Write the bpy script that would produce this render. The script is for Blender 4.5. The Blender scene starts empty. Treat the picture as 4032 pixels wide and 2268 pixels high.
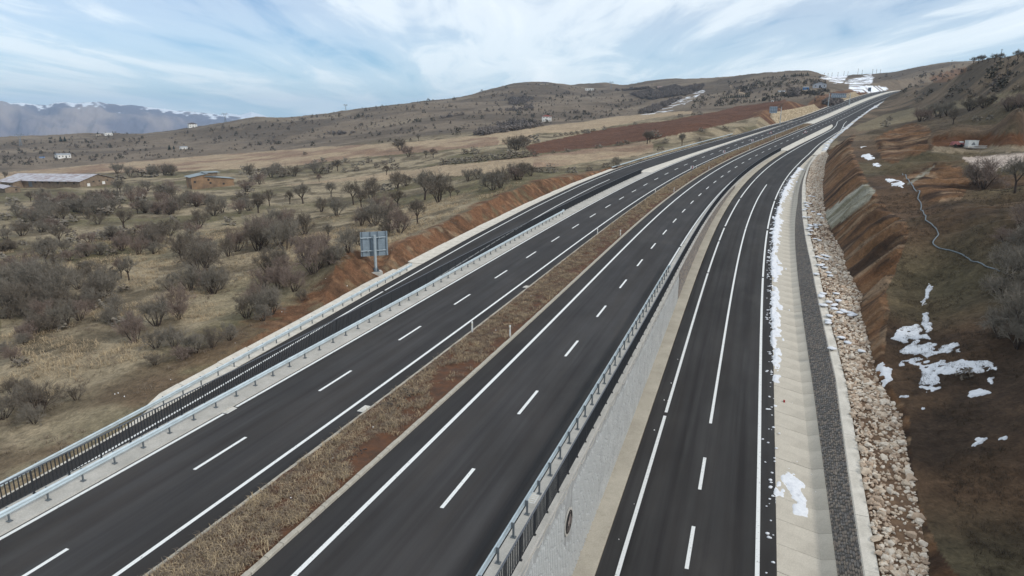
import bpy, bmesh, math, random
import numpy as np
from mathutils import Matrix, Vector
random.seed(7)
RNG = np.random.default_rng(11)
SC = bpy.context.scene
COL = SC.collection

# ------------------------------------------------------------------ camera
PITCH, ROLL, FPX, ZC = 0.24566, -0.00772, 2572.6, 20.0
PW, PH = 4032.0, 2268.0
cam_d = bpy.data.cameras.new('camera')
cam_d.sensor_width = 36.0
cam_d.lens = FPX / PW * 36.0
cam_d.clip_start = 0.5
cam_d.clip_end = 90000.0
cam = bpy.data.objects.new('camera', cam_d)
cam.matrix_world = Matrix.Translation((0, 0, ZC)) @ Matrix.Rotation(math.pi/2 - PITCH, 4, 'X') @ Matrix.Rotation(-ROLL, 4, 'Z')
COL.objects.link(cam)
SC.camera = cam

# ------------------------------------------------------------------ sky, sun, exposure
SUN_AZ, SUN_EL = math.radians(118), math.radians(36)      # azimuth clockwise from +Y
W = bpy.data.worlds.new('World'); SC.world = W; W.use_nodes = True
nt = W.node_tree; nt.nodes.clear()
def N(t, kind, **kw):
    n = t.nodes.new(kind)
    for k, v in kw.items():
        if k[0] == '_':
            setattr(n, k[1:], v)
        else:
            n.inputs[k.replace('__', ' ')].default_value = v
    return n
def mth(t, op, a, b=None, c=None):
    n = t.nodes.new('ShaderNodeMath'); n.operation = op
    for i, v in enumerate((a, b, c)):
        if v is None: continue
        if isinstance(v, (int, float)): n.inputs[i].default_value = v
        else: t.links.new(v, n.inputs[i])
    return n.outputs[0]
def ramp(t, src, pts, ease='LINEAR'):
    n = t.nodes.new('ShaderNodeValToRGB'); n.color_ramp.interpolation = ease
    el = n.color_ramp.elements
    while len(el) < len(pts): el.new(0.5)
    for e, (p, c) in zip(el, pts):
        e.position = p; e.color = (c, c, c, 1) if isinstance(c, (int, float)) else (*c, 1)
    t.links.new(src, n.inputs[0]); return n.outputs[0]
def mixc(t, fac, a, b, mode='MIX'):
    n = t.nodes.new('ShaderNodeMix'); n.data_type = 'RGBA'; n.blend_type = mode; n.clamp_factor = True
    for s, v in ((n.inputs[0], fac), (n.inputs[6], a), (n.inputs[7], b)):
        if isinstance(v, (int, float)): s.default_value = v
        elif isinstance(v, tuple): s.default_value = (*v, 1) if len(v) == 3 else v
        else: t.links.new(v, s)
    return n.outputs[2]
sky = nt.nodes.new('ShaderNodeTexSky'); sky.sky_type = 'NISHITA'; sky.sun_disc = False
sky.sun_elevation = SUN_EL; sky.sun_rotation = SUN_AZ; sky.altitude = 1100; sky.dust_density = 0.6; sky.ozone_density = 1.6
tc = nt.nodes.new('ShaderNodeTexCoord')
sep = nt.nodes.new('ShaderNodeSeparateXYZ'); nt.links.new(tc.outputs['Generated'], sep.inputs[0])
zz = mth(nt, 'ADD', mth(nt, 'MAXIMUM', sep.outputs[2], 0.0), 0.07)
px = mth(nt, 'DIVIDE', sep.outputs[0], zz); py = mth(nt, 'DIVIDE', sep.outputs[1], zz)
cb = nt.nodes.new('ShaderNodeCombineXYZ'); nt.links.new(px, cb.inputs[0]); nt.links.new(py, cb.inputs[1])
def cloud(rot, scl, nscale, det, dist, off, rough=.55):
    mp = nt.nodes.new('ShaderNodeMapping'); mp.inputs['Rotation'].default_value = (0, 0, rot)
    mp.inputs['Scale'].default_value = scl; mp.inputs['Location'].default_value = off
    nt.links.new(cb.outputs[0], mp.inputs[0])
    n = N(nt, 'ShaderNodeTexNoise', Scale=nscale, Detail=det, Roughness=rough, Distortion=dist)
    nt.links.new(mp.outputs[0], n.inputs['Vector']); return n.outputs[0]
c1 = cloud(0.30, (1.0, 0.20, 1), 0.62, 6, 0.5, (3.4, 1.4, 0))          # broad cirrus bands running away from the viewer
c2 = cloud(0.10, (1.0, 0.30, 1), 1.9, 7, 0.9, (0.3, 5.2, 0), .62)       # fibres
c3 = cloud(-0.2, (0.8, 0.55, 1), 0.33, 3, 0.2, (9.7, 2.1, 0))           # thick and thin areas
c4 = cloud(1.35, (1.0, 0.12, 1), 0.8, 5, 0.3, (2.3, 0.4, 0))            # crossing veil
cm = mth(nt, 'ADD', mth(nt, 'ADD', mth(nt, 'MULTIPLY', c1, 0.37), mth(nt, 'MULTIPLY', c4, 0.29)), mth(nt, 'ADD', mth(nt, 'MULTIPLY', c2, 0.24), mth(nt, 'MULTIPLY', c3, 0.24)))
cov = ramp(nt, cm, [(0.44, 0.08), (0.53, 0.40), (0.60, 0.78), (0.68, 0.98)], 'EASE')
SKY_S, CLOUD_S = 0.064, 1.25
vm = nt.nodes.new('ShaderNodeVectorMath'); vm.operation = 'SCALE'; vm.inputs['Scale'].default_value = SKY_S
vt = nt.nodes.new('ShaderNodeVectorMath'); vt.operation = 'MULTIPLY'; vt.inputs[1].default_value = (0.70, 0.95, 1.22)
nt.links.new(sky.outputs[0], vt.inputs[0]); nt.links.new(vt.outputs[0], vm.inputs[0])
hz = ramp(nt, sep.outputs[2], [(0.0, 0.8), (0.06, 0.45), (0.15, 0.10), (0.35, 0.0)])
skyc = mixc(nt, hz, vm.outputs[0], (0.36, 0.60, 0.72))
skyf = mixc(nt, mth(nt, 'MULTIPLY', cov, 0.92), skyc, (0.70 * CLOUD_S, 0.73 * CLOUD_S, 0.73 * CLOUD_S))
bg = nt.nodes.new('ShaderNodeBackground'); bg.inputs['Strength'].default_value = 1.0
nt.links.new(skyf, bg.inputs['Color'])
wo = nt.nodes.new('ShaderNodeOutputWorld'); nt.links.new(bg.outputs[0], wo.inputs[0])

sd = bpy.data.lights.new('sun', 'SUN'); sd.energy = 1.5; sd.angle = math.radians(10); sd.color = (1.0, 0.95, 0.88)
sun = bpy.data.objects.new('sun', sd); COL.objects.link(sun)
sdir = Vector((math.sin(SUN_AZ)*math.cos(SUN_EL), math.cos(SUN_AZ)*math.cos(SUN_EL), math.sin(SUN_EL)))
sun.rotation_euler = sdir.to_track_quat('Z', 'Y').to_euler()
sun.location = (0, 0, 120)
vs = SC.view_settings; vs.view_transform = 'Standard'; vs.look = 'None'; vs.gamma = 1.0; vs.exposure = 0.5
vs.use_curve_mapping = False
SC.cycles.use_denoising = True
SC.cycles.max_bounces = 6; SC.cycles.diffuse_bounces = 2; SC.cycles.glossy_bounces = 2
SC.cycles.transparent_max_bounces = 4; SC.cycles.volume_bounces = 0

# ------------------------------------------------------------------ helpers
def srgb(r, g, b):
    f = lambda c: c/12.92 if c <= .04045 else ((c+.055)/1.055)**2.4
    return (f(r/255), f(g/255), f(b/255))
def tag(o, label=None, cat=None, group=None, kind=None):
    if label: o['label'] = label
    if cat: o['category'] = cat
    if group: o['group'] = group
    if kind: o['kind'] = kind
    return o
def new_mesh(name, v, f, mat=None, smooth=False):
    """v (n,3); f a list of (m,k) integer arrays or one such array."""
    me = bpy.data.meshes.new(name)
    v = np.asarray(v, np.float32)
    fs = [np.asarray(a, np.int32) for a in (f if isinstance(f, list) else [f]) if len(a)]
    me.vertices.add(len(v)); me.vertices.foreach_set('co', v.ravel())
    tot = np.concatenate([np.full(len(a), a.shape[1], np.int32) for a in fs])
    idx = np.concatenate([a.ravel() for a in fs])
    me.loops.add(len(idx)); me.loops.foreach_set('vertex_index', idx)
    me.polygons.add(len(tot))
    me.polygons.foreach_set('loop_start', np.concatenate([[0], np.cumsum(tot)[:-1]]).astype(np.int32))
    me.polygons.foreach_set('loop_total', tot)
    me.polygons.foreach_set('use_smooth', np.full(len(tot), bool(smooth)))
    me.update(calc_edges=True)
    if mat: me.materials.append(mat)
    return me
def link(name, data, parent=None, loc=(0, 0, 0), rz=0.0):
    o = bpy.data.objects.new(name, data); COL.objects.link(o)
    o.location = loc; o.rotation_euler = (0, 0, rz)
    if parent: o.parent = parent
    return o
class MB:
    """collects shapes for ONE mesh"""
    def __init__(s): s.v = []; s.q = []; s.t = []; s.n = 0
    def add(s, v, q=(), t=()):
        v = np.asarray(v, float).reshape(-1, 3)
        if len(q): s.q.append(np.asarray(q).reshape(-1, 4) + s.n)
        if len(t): s.t.append(np.asarray(t).reshape(-1, 3) + s.n)
        s.v.append(v); s.n += len(v); return s
    def box(s, c, d, rz=0.0, taper=1.0):
        x, y, z = np.array(d)/2
        v = np.array([[-x, -y, -z], [x, -y, -z], [x, y, -z], [-x, y, -z], [-x*taper, -y*taper, z], [x*taper, -y*taper, z], [x*taper, y*taper, z], [-x*taper, y*taper, z]])
        if rz:
            ca, sa = math.cos(rz), math.sin(rz)
            v = np.stack([v[:, 0]*ca - v[:, 1]*sa, v[:, 0]*sa + v[:, 1]*ca, v[:, 2]], 1)
        return s.add(v + np.array(c), [[0, 3, 2, 1], [4, 5, 6, 7], [0, 1, 5, 4], [1, 2, 6, 5], [2, 3, 7, 6], [3, 0, 4, 7]])
    def tube(s, a, b, r0, r1=None, n=6, cap=True):
        a = np.array(a, float); b = np.array(b, float); r1 = r0 if r1 is None else r1
        d = b - a; d /= np.linalg.norm(d) + 1e-9
        up = np.array([0, 0, 1.]) if abs(d[2]) < .9 else np.array([1., 0, 0])
        e1 = np.cross(d, up); e1 /= np.linalg.norm(e1); e2 = np.cross(d, e1)
        an = np.arange(n)*2*math.pi/n
        ring = np.cos(an)[:, None]*e1 + np.sin(an)[:, None]*e2
        v = np.concatenate([a + ring*r0, b + ring*r1])
        q = [[i, (i+1) % n, n+(i+1) % n, n+i] for i in range(n)]
        s.add(v, q)
        if cap:
            s.add(np.concatenate([[b], b + ring*r1]), t=[[0, 1+(i+1) % n, 1+i] for i in range(n)])
            s.add(np.concatenate([[a], a + ring*r0]), t=[[0, 1+i, 1+(i+1) % n] for i in range(n)])
        return s
    def poly(s, pts):
        pts = np.asarray(pts, float); n = len(pts)
        if n == 4: return s.add(pts, [[0, 1, 2, 3]])
        return s.add(pts, t=[[0, i, i+1] for i in range(1, n-1)])
    def prism(s, poly, y0, y1):
        """poly (x,z) outline extruded along y"""
        n = len(poly); p = np.asarray(poly, float)
        A = np.stack([p[:, 0], np.full(n, y0), p[:, 1]], 1); B = A.copy(); B[:, 1] = y1
        s.add(np.concatenate([A, B]), [[i, (i+1) % n, n+(i+1) % n, n+i] for i in range(n)])
        s.poly(A[::-1]); s.poly(B); return s
    def mesh(s, name, mat=None, smooth=False):
        return new_mesh(name, np.concatenate(s.v), [np.concatenate(a) for a in (s.q, s.t) if a], mat, smooth)
    def build(s, name, mat=None, parent=None, loc=(0, 0, 0), rz=0.0, smooth=False):
        return link(name, s.mesh(name, mat, smooth), parent, loc, rz)
def empty(name, loc, label, cat, group=None, rz=0.0):
    o = link(name, None, None, loc, rz); o.empty_display_size = .3
    return tag(o, label, cat, group)
# value noise
def _h(ix, iy, seed):
    n = (ix.astype(np.int64)*374761393 + iy.astype(np.int64)*668265263 + seed*144269) & 0x7fffffff
    n = ((n ^ (n >> 13))*1274126177) & 0x7fffffff
    return ((n ^ (n >> 16)) & 0xffff)/65535.0
def vnoise(x, y, seed=0):
    x = np.asarray(x, float); y = np.asarray(y, float)
    ix = np.floor(x).astype(np.int64); iy = np.floor(y).astype(np.int64); fx = x-ix; fy = y-iy
    fx = fx*fx*(3-2*fx); fy = fy*fy*(3-2*fy)
    a = _h(ix, iy, seed); b = _h(ix+1, iy, seed); c = _h(ix, iy+1, seed); d = _h(ix+1, iy+1, seed)
    return (a*(1-fx)+b*fx)*(1-fy)+(c*(1-fx)+d*fx)*fy
def fbm(x, y, seed=0, o=4):
    t = 0; a = .5; n = 0
    for i in range(o):
        t = t + a*vnoise(x*2**i, y*2**i, seed+i*17); n += a; a *= .5
    return t/n
def inpoly(px, py, poly):
    ins = np.zeros(px.shape, bool); n = len(poly)
    for i in range(n):
        x0, y0 = poly[i]; x1, y1 = poly[(i+1) % n]
        c = ((y0 > py) != (y1 > py))
        with np.errstate(divide='ignore', invalid='ignore'):
            c &= px < (x1-x0)*(py-y0)/((y1-y0) if y1 != y0 else 1e-9)+x0
        ins ^= c
    return ins

# ------------------------------------------------------------------ materials
def pmat(name, col, rough=.85, metal=0.0, spec=.3):
    m = bpy.data.materials.new(name); m.use_nodes = True
    b = m.node_tree.nodes['Principled BSDF']
    b.inputs['Base Color'].default_value = (*col, 1); b.inputs['Roughness'].default_value = rough
    b.inputs['Metallic'].default_value = metal; b.inputs['Specular IOR Level'].default_value = spec
    return m
def noisemat(name, col, amp=.25, scale=3.0, col2=None, rough=.85, metal=0.0, bump=0.0, bscale=None, coord='Object', stretch=(1, 1, 1), detail=6, lo=.35, hi=.65, spec=.3):
    m = pmat(name, col, rough, metal, spec); t = m.node_tree; b = t.nodes['Principled BSDF']
    c = t.nodes.new('ShaderNodeTexCoord'); mp = t.nodes.new('ShaderNodeMapping'); mp.inputs['Scale'].default_value = stretch
    t.links.new(c.outputs[coord], mp.inputs[0])
    n = N(t, 'ShaderNodeTexNoise', Scale=scale, Detail=detail, Roughness=.6); t.links.new(mp.outputs[0], n.inputs['Vector'])
    f = ramp(t, n.outputs[0], [(lo, 0.0), (hi, 1.0)])
    c2 = col2 if col2 else tuple(min(1, x*(1+amp)) for x in col)
    c1 = col if col2 else tuple(x*(1-amp) for x in col)
    t.links.new(mixc(t, f, c1, c2), b.inputs['Base Color'])
    if bump:
        bn = N(t, 'ShaderNodeTexNoise', Scale=bscale or scale*4, Detail=4); t.links.new(mp.outputs[0], bn.inputs['Vector'])
        bp = t.nodes.new('ShaderNodeBump'); bp.inputs['Strength'].default_value = bump; bp.inputs['Distance'].default_value = .05
        t.links.new(bn.outputs[0], bp.inputs['Height']); t.links.new(bp.outputs[0], b.inputs['Normal'])
    return m

# ------------------------------------------------------------------ road alignment (station s, offset u to the right)
KNOT = 30.0
KK = [-0.000323, -0.000195, 6.1e-05, 0.000609, 0.001102, 0.001296, 0.001374, 0.001327, 0.001012, 0.000482, 6.1e-05, -5e-05, 1.7e-05, 0.000118, 0.000198, 0.000246, 0.000306, 0.000368, 0.00039, 0.000399, 0.000421, 0.000462, 0.000516, 0.000575, 0.0011, 0.0018, 0.0022]
GG = [0.011119, 0.017618, 0.02505, 0.03171, 0.040239, 0.050169, 0.057549, 0.061318, 0.065759, 0.070624, 0.073004, 0.072925, 0.0728, 0.074709, 0.079192, 0.085457, 0.091753, 0.095827, 0.098211, 0.099713, 0.099904, 0.098952, 0.095, 0.085, 0.07, 0.05, 0.03]
EE = [0.017122, 0.004116, -0.01229, -0.019809, -0.021537, -0.02263, -0.022817, -0.01991, -0.015402, -0.012569, -0.009628, -0.006567, -0.004601, -0.003414, -0.002211, -0.000615, 0.0006, 0.0016, 0.0018, 0.0016, 0.0014, 0.0014, 0.0016, 0.002, 0.002, 0.002, 0.002]
SA = np.arange(-30., 1000.1, 1.0)
_kn = np.arange(len(KK))*KNOT
def _cum(v): return np.concatenate([[0], np.cumsum((v[1:]+v[:-1])/2*np.diff(SA))])
_i0 = 30
_th = _cum(np.interp(SA, _kn, KK)); TH = _th - _th[_i0] + 0.36046
AX = _cum(np.sin(TH)); AX += -17.88 - AX[_i0]
AY = _cum(np.cos(TH)); AY += 10.0 - AY[_i0]
AZ = _cum(np.interp(SA, _kn, GG)); AZ += -18.413 - AZ[_i0] + ZC
AE = np.interp(SA, _kn, EE)
OFF = dict(L3=-3.27, K1=-1.94, K2=1.93, R1=3.73, L1=-10.42, R3=10.91, R2=7.30, L2=-6.84)
DASH_P, DASH_R0, DASH_L0, DASH_LEN = 10.968, 22.03, 20.68, 3.9
_ip = lambda xs, ys: (lambda s: np.interp(s, xs, ys))
ramp_u = _ip([0, 30, 60, 90, 120, 150, 180, 210, 240, 270, 310, 347, 370, 397], [15.0, 14.85, 14.95, 15.02, 15.05, 15.14, 15.27, 15.3, 15.4, 15.5, 15.7, 15.7, 14.1, 11.2])
ramp_z = _ip([-30, 0, 30, 60, 90, 120, 150, 180, 210, 240, 270], [-9.9, -8.15, -6.43, -4.73, -3.22, -1.99, -1.09, -.56, -.28, -.12, 0])
ramp_r = _ip([-30, 60, 180, 215, 243, 278, 306, 341, 365, 383, 400], [22.2, 22.2, 22.3, 22.3, 21.9, 20.4, 20.0, 19.8, 17.8, 16.1, 15.2])     # right edge line
front_u = _ip([-30, 0, 30, 60, 90, 120, 150, 180, 210, 240, 300, 360, 400, 440, 1000], [-14.8, -16.02, -17.42, -18.79, -19.88, -20.72, -21.28, -21.4, -20.6, -19.6, -17.6, -15.6, -13.6, -12.6, -12.4])
front_z = _ip([-30, 0, 30, 60, 90, 120, 150, 180, 210], [-3.3, -2.76, -2.13, -1.51, -.99, -.57, -.25, -.07, 0])
asph_l = lambda s: front_u(s) - np.interp(s, [-30, 30, 60, 120, 200, 400], [1.2, 1.3, 1.2, 1.3, 1.3, .9])
gut_l = lambda s: asph_l(s) - np.interp(s, [-30, 20, 27, 31, 60, 125, 178, 190, 330, 360, 800], [.5, .5, .6, 2.1, 2.3, 1.8, 1.3, .5, .5, 1.3, 1.3])
asph_r = _ip([-30, 30, 60, 100, 150, 222, 243, 280, 320, 365, 397, 452, 560, 700, 1000], [23.2, 23.2, 23.35, 23.35, 23.4, 23.4, 23.2, 21.6, 20.6, 19.2, 17.4, 16.4, 14.2, 13.6, 13.4])
wall_top = _ip([-30, 31, 42, 57, 95, 122, 150, 190, 235], [27.3, 27.45, 27.75, 28.3, 28.35, 27.97, 27.5, 26.4, 24.6])
WALL_END = 236.0
toe_r0 = _ip([-30, 32, 36, 43.5, 51, 57.5, 76.7, 81.8, 94, 102.6, 118.5, 146, 190, 236, 250, 287, 320, 397, 452, 560, 1000], [30.2, 30.2, 30.8, 31.3, 32.1, 31.4, 32.1, 33, 32.2, 32.7, 31.5, 31.3, 30.6, 28.2, 26.0, 23.4, 22.4, 19.6, 18.4, 16.0, 15.0])
toe_z = lambda s: ramp_z(s) + np.interp(s, [200, 250], [1.0, 0.0])
def base(s):
    return [np.interp(s, SA, a) for a in (AX, AY, AZ, TH, AE)]
def P(s, u, dz=0.0):
    s = np.asarray(s, float); u = np.broadcast_to(np.asarray(u, float), s.shape)
    x, y, z, t, e = base(s)
    return np.stack([x + u*np.cos(t), y - u*np.sin(t), z + e*np.clip(u, -12, 12) + dz], -1)
def heading(s): return -float(np.interp(s, SA, TH))       # blender rz so that local +Y runs along the road
def su(x, y):
    """world -> station, offset (vectorised)"""
    x = np.asarray(x, float).ravel(); y = np.asarray(y, float).ravel()
    cs = np.arange(0, len(SA), 8); best = np.full(x.shape, 1e18); bi = np.zeros(x.shape, int)
    for i in cs:
        d = (x-AX[i])**2+(y-AY[i])**2; m = d < best; best[m] = d[m]; bi[m] = i
    s = SA[bi].copy()
    for _ in range(3):
        X, Y, _z, t, _e = base(s)
        s = np.clip(s + (x-X)*np.sin(t)+(y-Y)*np.cos(t), SA[0], SA[-1])
    X, Y, _z, t, _e = base(s)
    return s, (x-X)*np.cos(t)-(y-Y)*np.sin(t)

# ------------------------------------------------------------------ photo pixel -> direction
CP, SP, CR, SR = math.cos(PITCH), math.sin(PITCH), math.cos(-ROLL), math.sin(-ROLL)
def ray(px, py):
    a = px-PW/2; b = PH/2-py; a, b = a*CR-b*SR, a*SR+b*CR
    x, y, z = a, FPX*CP+b*SP, -FPX*SP+b*CP
    h = math.hypot(x, y)
    return x/h, y/h, z/h           # unit horizontal length
def project(x, y, z):
    z = z-ZC; dep = np.maximum(y*CP-z*SP, .3); up = y*SP+z*CP
    a = x/dep*FPX; b = up/dep*FPX
    cr, sr = math.cos(ROLL), math.sin(ROLL)
    return PW/2+a*cr-b*sr, PH/2-(a*sr+b*cr)
RM = np.geomspace(14, 1800, 5200)
def march(px, py, zf):
    x, y, z = ray(px, py)
    X, Y, Z = x*RM, y*RM, ZC+z*RM
    below = Z < zf(X, Y)
    if not below.any(): return None
    i = int(below.argmax())
    return np.array([X[i], Y[i], Z[i]]), RM[i]

# ------------------------------------------------------------------ terrain: control points (pixel, ground distance)
CT = []      # theta, log r, z/r
def ctl(px, py, r):
    x, y, z = ray(px, py); CT.append((math.atan2(x, y), math.log(r), z))
def ctp(x, y, z):
    r = math.hypot(x, y); CT.append((math.atan2(x, y), math.log(r), (z-ZC)/r))
def ctlz(px, py, z):
    a = ray(px, py); ctl(px, py, z/a[2])
for a in [(0, 1750, -21.3), (0, 1400, -21.5), (0, 1150, -22), (0, 950, -23.5), (0, 800, -27), (0, 735, -32), (0, 673, -33.5), (0, 640, -34), (0, 600, -32), (0, 565, -27.5), (0, 551, -26),
          (500, 1350, -20.6), (500, 1200, -20.6), (500, 1100, -21), (500, 950, -22.3), (500, 850, -24.5), (500, 770, -28), (500, 735, -30), (500, 650, -29.5), (500, 600, -28), (500, 560, -23.5), (500, 521, -15),
          (1000, 1200, -19.7), (1000, 1000, -20.2), (1000, 880, -21.7), (1000, 800, -24), (1000, 740, -26.5), (1000, 690, -26.8), (1000, 612, -23), (1000, 570, -21), (1000, 520, -11.5),
          (1500, 950, -17.8), (1500, 850, -19), (1500, 760, -20.2), (1500, 690, -21)]:
    ctlz(*a)
for a in [(1000, 467, 1000),
          (1500, 640, 345), (1500, 590, 410), (1500, 547, 470), (1500, 520, 610), (1500, 470, 790), (1500, 407, 1100),
          (2000, 730, 148), (2000, 660, 205), (2000, 610, 270), (2000, 560, 345), (2000, 505, 470), (2000, 490, 570), (2000, 440, 740), (2000, 400, 900), (2000, 343, 1110),
          (2143, 334, 1110), (2250, 350, 1120), (2300, 370, 1130), (2260, 480, 490), (2250, 470, 640), (2250, 420, 820),
          (2400, 640, 214), (2400, 600, 260), (2400, 560, 315), (2400, 520, 385), (2400, 474, 495), (2400, 462, 640), (2400, 425, 800), (2400, 380, 1050), (2400, 338, 1400),
          (2650, 580, 235), (2650, 520, 300), (2650, 480, 385), (2650, 445, 515), (2650, 430, 640), (2650, 385, 830), (2650, 331, 1300),
          (2800, 530, 268), (2800, 500, 318), (2800, 460, 410), (2800, 428, 520), (2800, 410, 610), (2800, 380, 730), (2800, 345, 920), (2800, 325, 1150),
          (2950, 480, 330), (2950, 440, 425), (2950, 412, 520), (2950, 380, 640), (2950, 340, 830), (2950, 309, 960),
          (3060, 425, 395), (3115, 388, 440), (3060, 395, 520), (3180, 410, 440), (3080, 365, 600), (3250, 346, 660), (3140, 352, 640), (3080, 320, 800), (3080, 298, 880), (3150, 294, 880), (3190, 296, 880), (3250, 318, 900), (3290, 335, 900),
          (3215, 420, 470), (3280, 372, 590), (3230, 390, 540), (3340, 372, 640),
          (3330, 350, 900), (3400, 345, 880), (3350, 312, 1150), (3250, 306, 1250), (3400, 294, 1300), (3470, 290, 1250), (3450, 340, 900), (3480, 325, 950), (3550, 300, 1000), (3600, 268, 1150), (3700, 262, 1000), (3600, 320, 800),
          (3480, 420, 520), (3500, 470, 385), (3560, 400, 500), (3600, 440, 385), (3700, 380, 410), (3640, 345, 560), (3720, 310, 520), (3700, 345, 470), (3800, 400, 310), (3800, 330, 370), (3820, 256, 420), (3900, 245, 380), (4032, 235, 300), (3960, 243, 330), (4032, 330, 235), (3950, 300, 310), (4032, 430, 190),
          (3700, 480, 255), (3600, 500, 270), (3450, 520, 290), (3400, 545, 255), (3520, 480, 310), (3380, 520, 300), (3350, 505, 320), (3900, 480, 220), (3850, 430, 260),
          (3452, 545, 226), (3474, 631, 168), (3518, 667, 152), (3562, 693, 143), (3624, 768, 121), (3589, 488, 262), (3660, 505, 240), (3655, 570, 190), (3651, 600, 174), (3673, 645, 160), (3779, 662, 151), (3819, 720, 132),
          (3760, 582, 184), (3900, 584, 181), (4032, 580, 180), (3760, 545, 190), (3900, 538, 190), (4032, 532, 190), (3800, 522, 200), (3950, 515, 200), (3900, 650, 152), (4032, 640, 150), (4032, 760, 120), (3900, 790, 116),
          (3650, 850, 106), (3700, 930, 95), (3850, 930, 93), (4032, 930, 91), (3600, 830, 112)]:
    ctl(*a)
for p in [(103.8, 205.3, -2.6), (86.1, 169.1, -5.8), (72.3, 139., -7.7), (63.9, 119.7, -9.4), (59.6, 108.8, -10.1), (55.8, 98.8, -11.5), (52.6, 89.7, -12.3), (50.4, 83.8, -12.5), (49., 81.1, -13.2), (46.7, 77.7, -14.9), (45., 75.4, -16.1), (38.3, 64.4, -18.4), (35., 58.7, -19.8),
          (-20.5, 76.7, -16.), (-18.9, 80.9, -16.), (-15.8, 86.1, -16.6), (-12.7, 96.9, -15.8), (-8.7, 108.8, -15.), (-5.5, 118.3, -14.3), (-1.7, 129.2, -13.4), (4.5, 145., -12.5), (19.8, 173.8, -12.6)]:
    ctp(p[0], p[1], p[2]+ZC)
_zr = lambda sl: (lambda X, Y: (lambda s_u: P(s_u[0], 0, toe_z(s_u[0]))[:, 2] + AE[0]*0 + np.maximum(s_u[1]-toe_r0(s_u[0]), -40)*sl)(su(X, Y)))
for px_, py_, sl in [(3700, 1100, .36), (3600, 1250, .34), (3900, 1200, .40), (4032, 1200, .42), (3560, 1400, .30), (3750, 1450, .32), (3950, 1450, .36), (3650, 1750, .30), (3850, 1750, .34), (4032, 1800, .36), (3700, 2100, .32), (3900, 2200, .34), (4032, 2268, .36)]:
    h = march(px_, py_, _zr(sl)); ctp(*h[0])
for s_ in (-10, 5, 15, 25, 35, 45, 55, 68, 180, 200, 225, 250, 280, 310, 340):       # ground just outside the left gutter
    q = P(s_, float(gut_l(s_))-2.0, float(front_z(s_))-(.3 if s_ < 45 else -.2)); ctp(*q)
for s_ in (250, 270, 290, 330, 400, 470):
    q = P(s_, float(toe_r0(s_))+3.0, 1.2); ctp(*q)
for s_ in (380, 430, 480):
    q = P(s_, -25.0, 5.5 if s_ < 450 else 4.); ctp(*q)
q = P(530, -22, -1.0); ctp(*q); q = P(600, -24, 5.0); ctp(*q); q = P(640, 26, 6.0); ctp(*q); q = P(560, 30, 7.0); ctp(*q)
# beyond the frame and behind the ridges
for th_, r_, z_ in [(-62, 30, -19), (-62, 60, -21), (-62, 120, -25), (-62, 250, -31), (-62, 500, -37), (-62, 900, -42), (62, 30, -14), (62, 60, -6), (62, 120, 4), (62, 250, 18), (62, 600, 40), (62, 1200, 60),
                    (38, 430, 19), (36, 520, 19), (40, 360, 22), (43, 330, 20), (48, 30, -16), (48, 60, -9), (48, 120, -1), (48, 300, 24), (48, 500, 24),
                    (-38, 1700, -110), (-25, 1700, -90), (-15, 1700, -60), (-5, 1700, -20), (5, 1800, 10), (15, 1900, 20), (25, 1900, 30), (35, 1900, 40), (50, 2000, 50), (-60, 1800, -120),
                    (-38, 4000, -230), (-10, 4000, -230), (15, 4000, -180), (40, 4000, -120), (60, 4000, -120), (-60, 4000, -230), (30, 1500, 78), (20, 1500, 45), (10, 1500, 40)]:
    t_ = math.radians(th_); CT.append((t_, math.log(r_), z_/r_))
CT = np.array(CT)
TS, LS = 2.6, 1.0          # axis weights of the spline
_c = np.stack([CT[:, 0]*TS, CT[:, 1]*LS], 1)
def _k(d2): return .5*d2*np.log(d2+1e-12)
_n = len(_c)
_A = np.zeros((_n+3, _n+3)); _A[:_n, :_n] = _k(((_c[:, None]-_c[None])**2).sum(2)) + np.eye(_n)*2e-4
_A[:_n, _n] = 1; _A[:_n, _n+1:] = _c; _A[_n, :_n] = 1; _A[_n+1:, :_n] = _c.T
_w = np.linalg.solve(_A, np.concatenate([CT[:, 2], np.zeros(3)]))
def spline(th, lr):
    a = th*TS; b = lr*LS; o = _w[_n]+_w[_n+1]*a+_w[_n+2]*b
    for i in range(_n):
        o = o + _w[i]*_k((a-_c[i, 0])**2+(b-_c[i, 1])**2)
    return o
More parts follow.
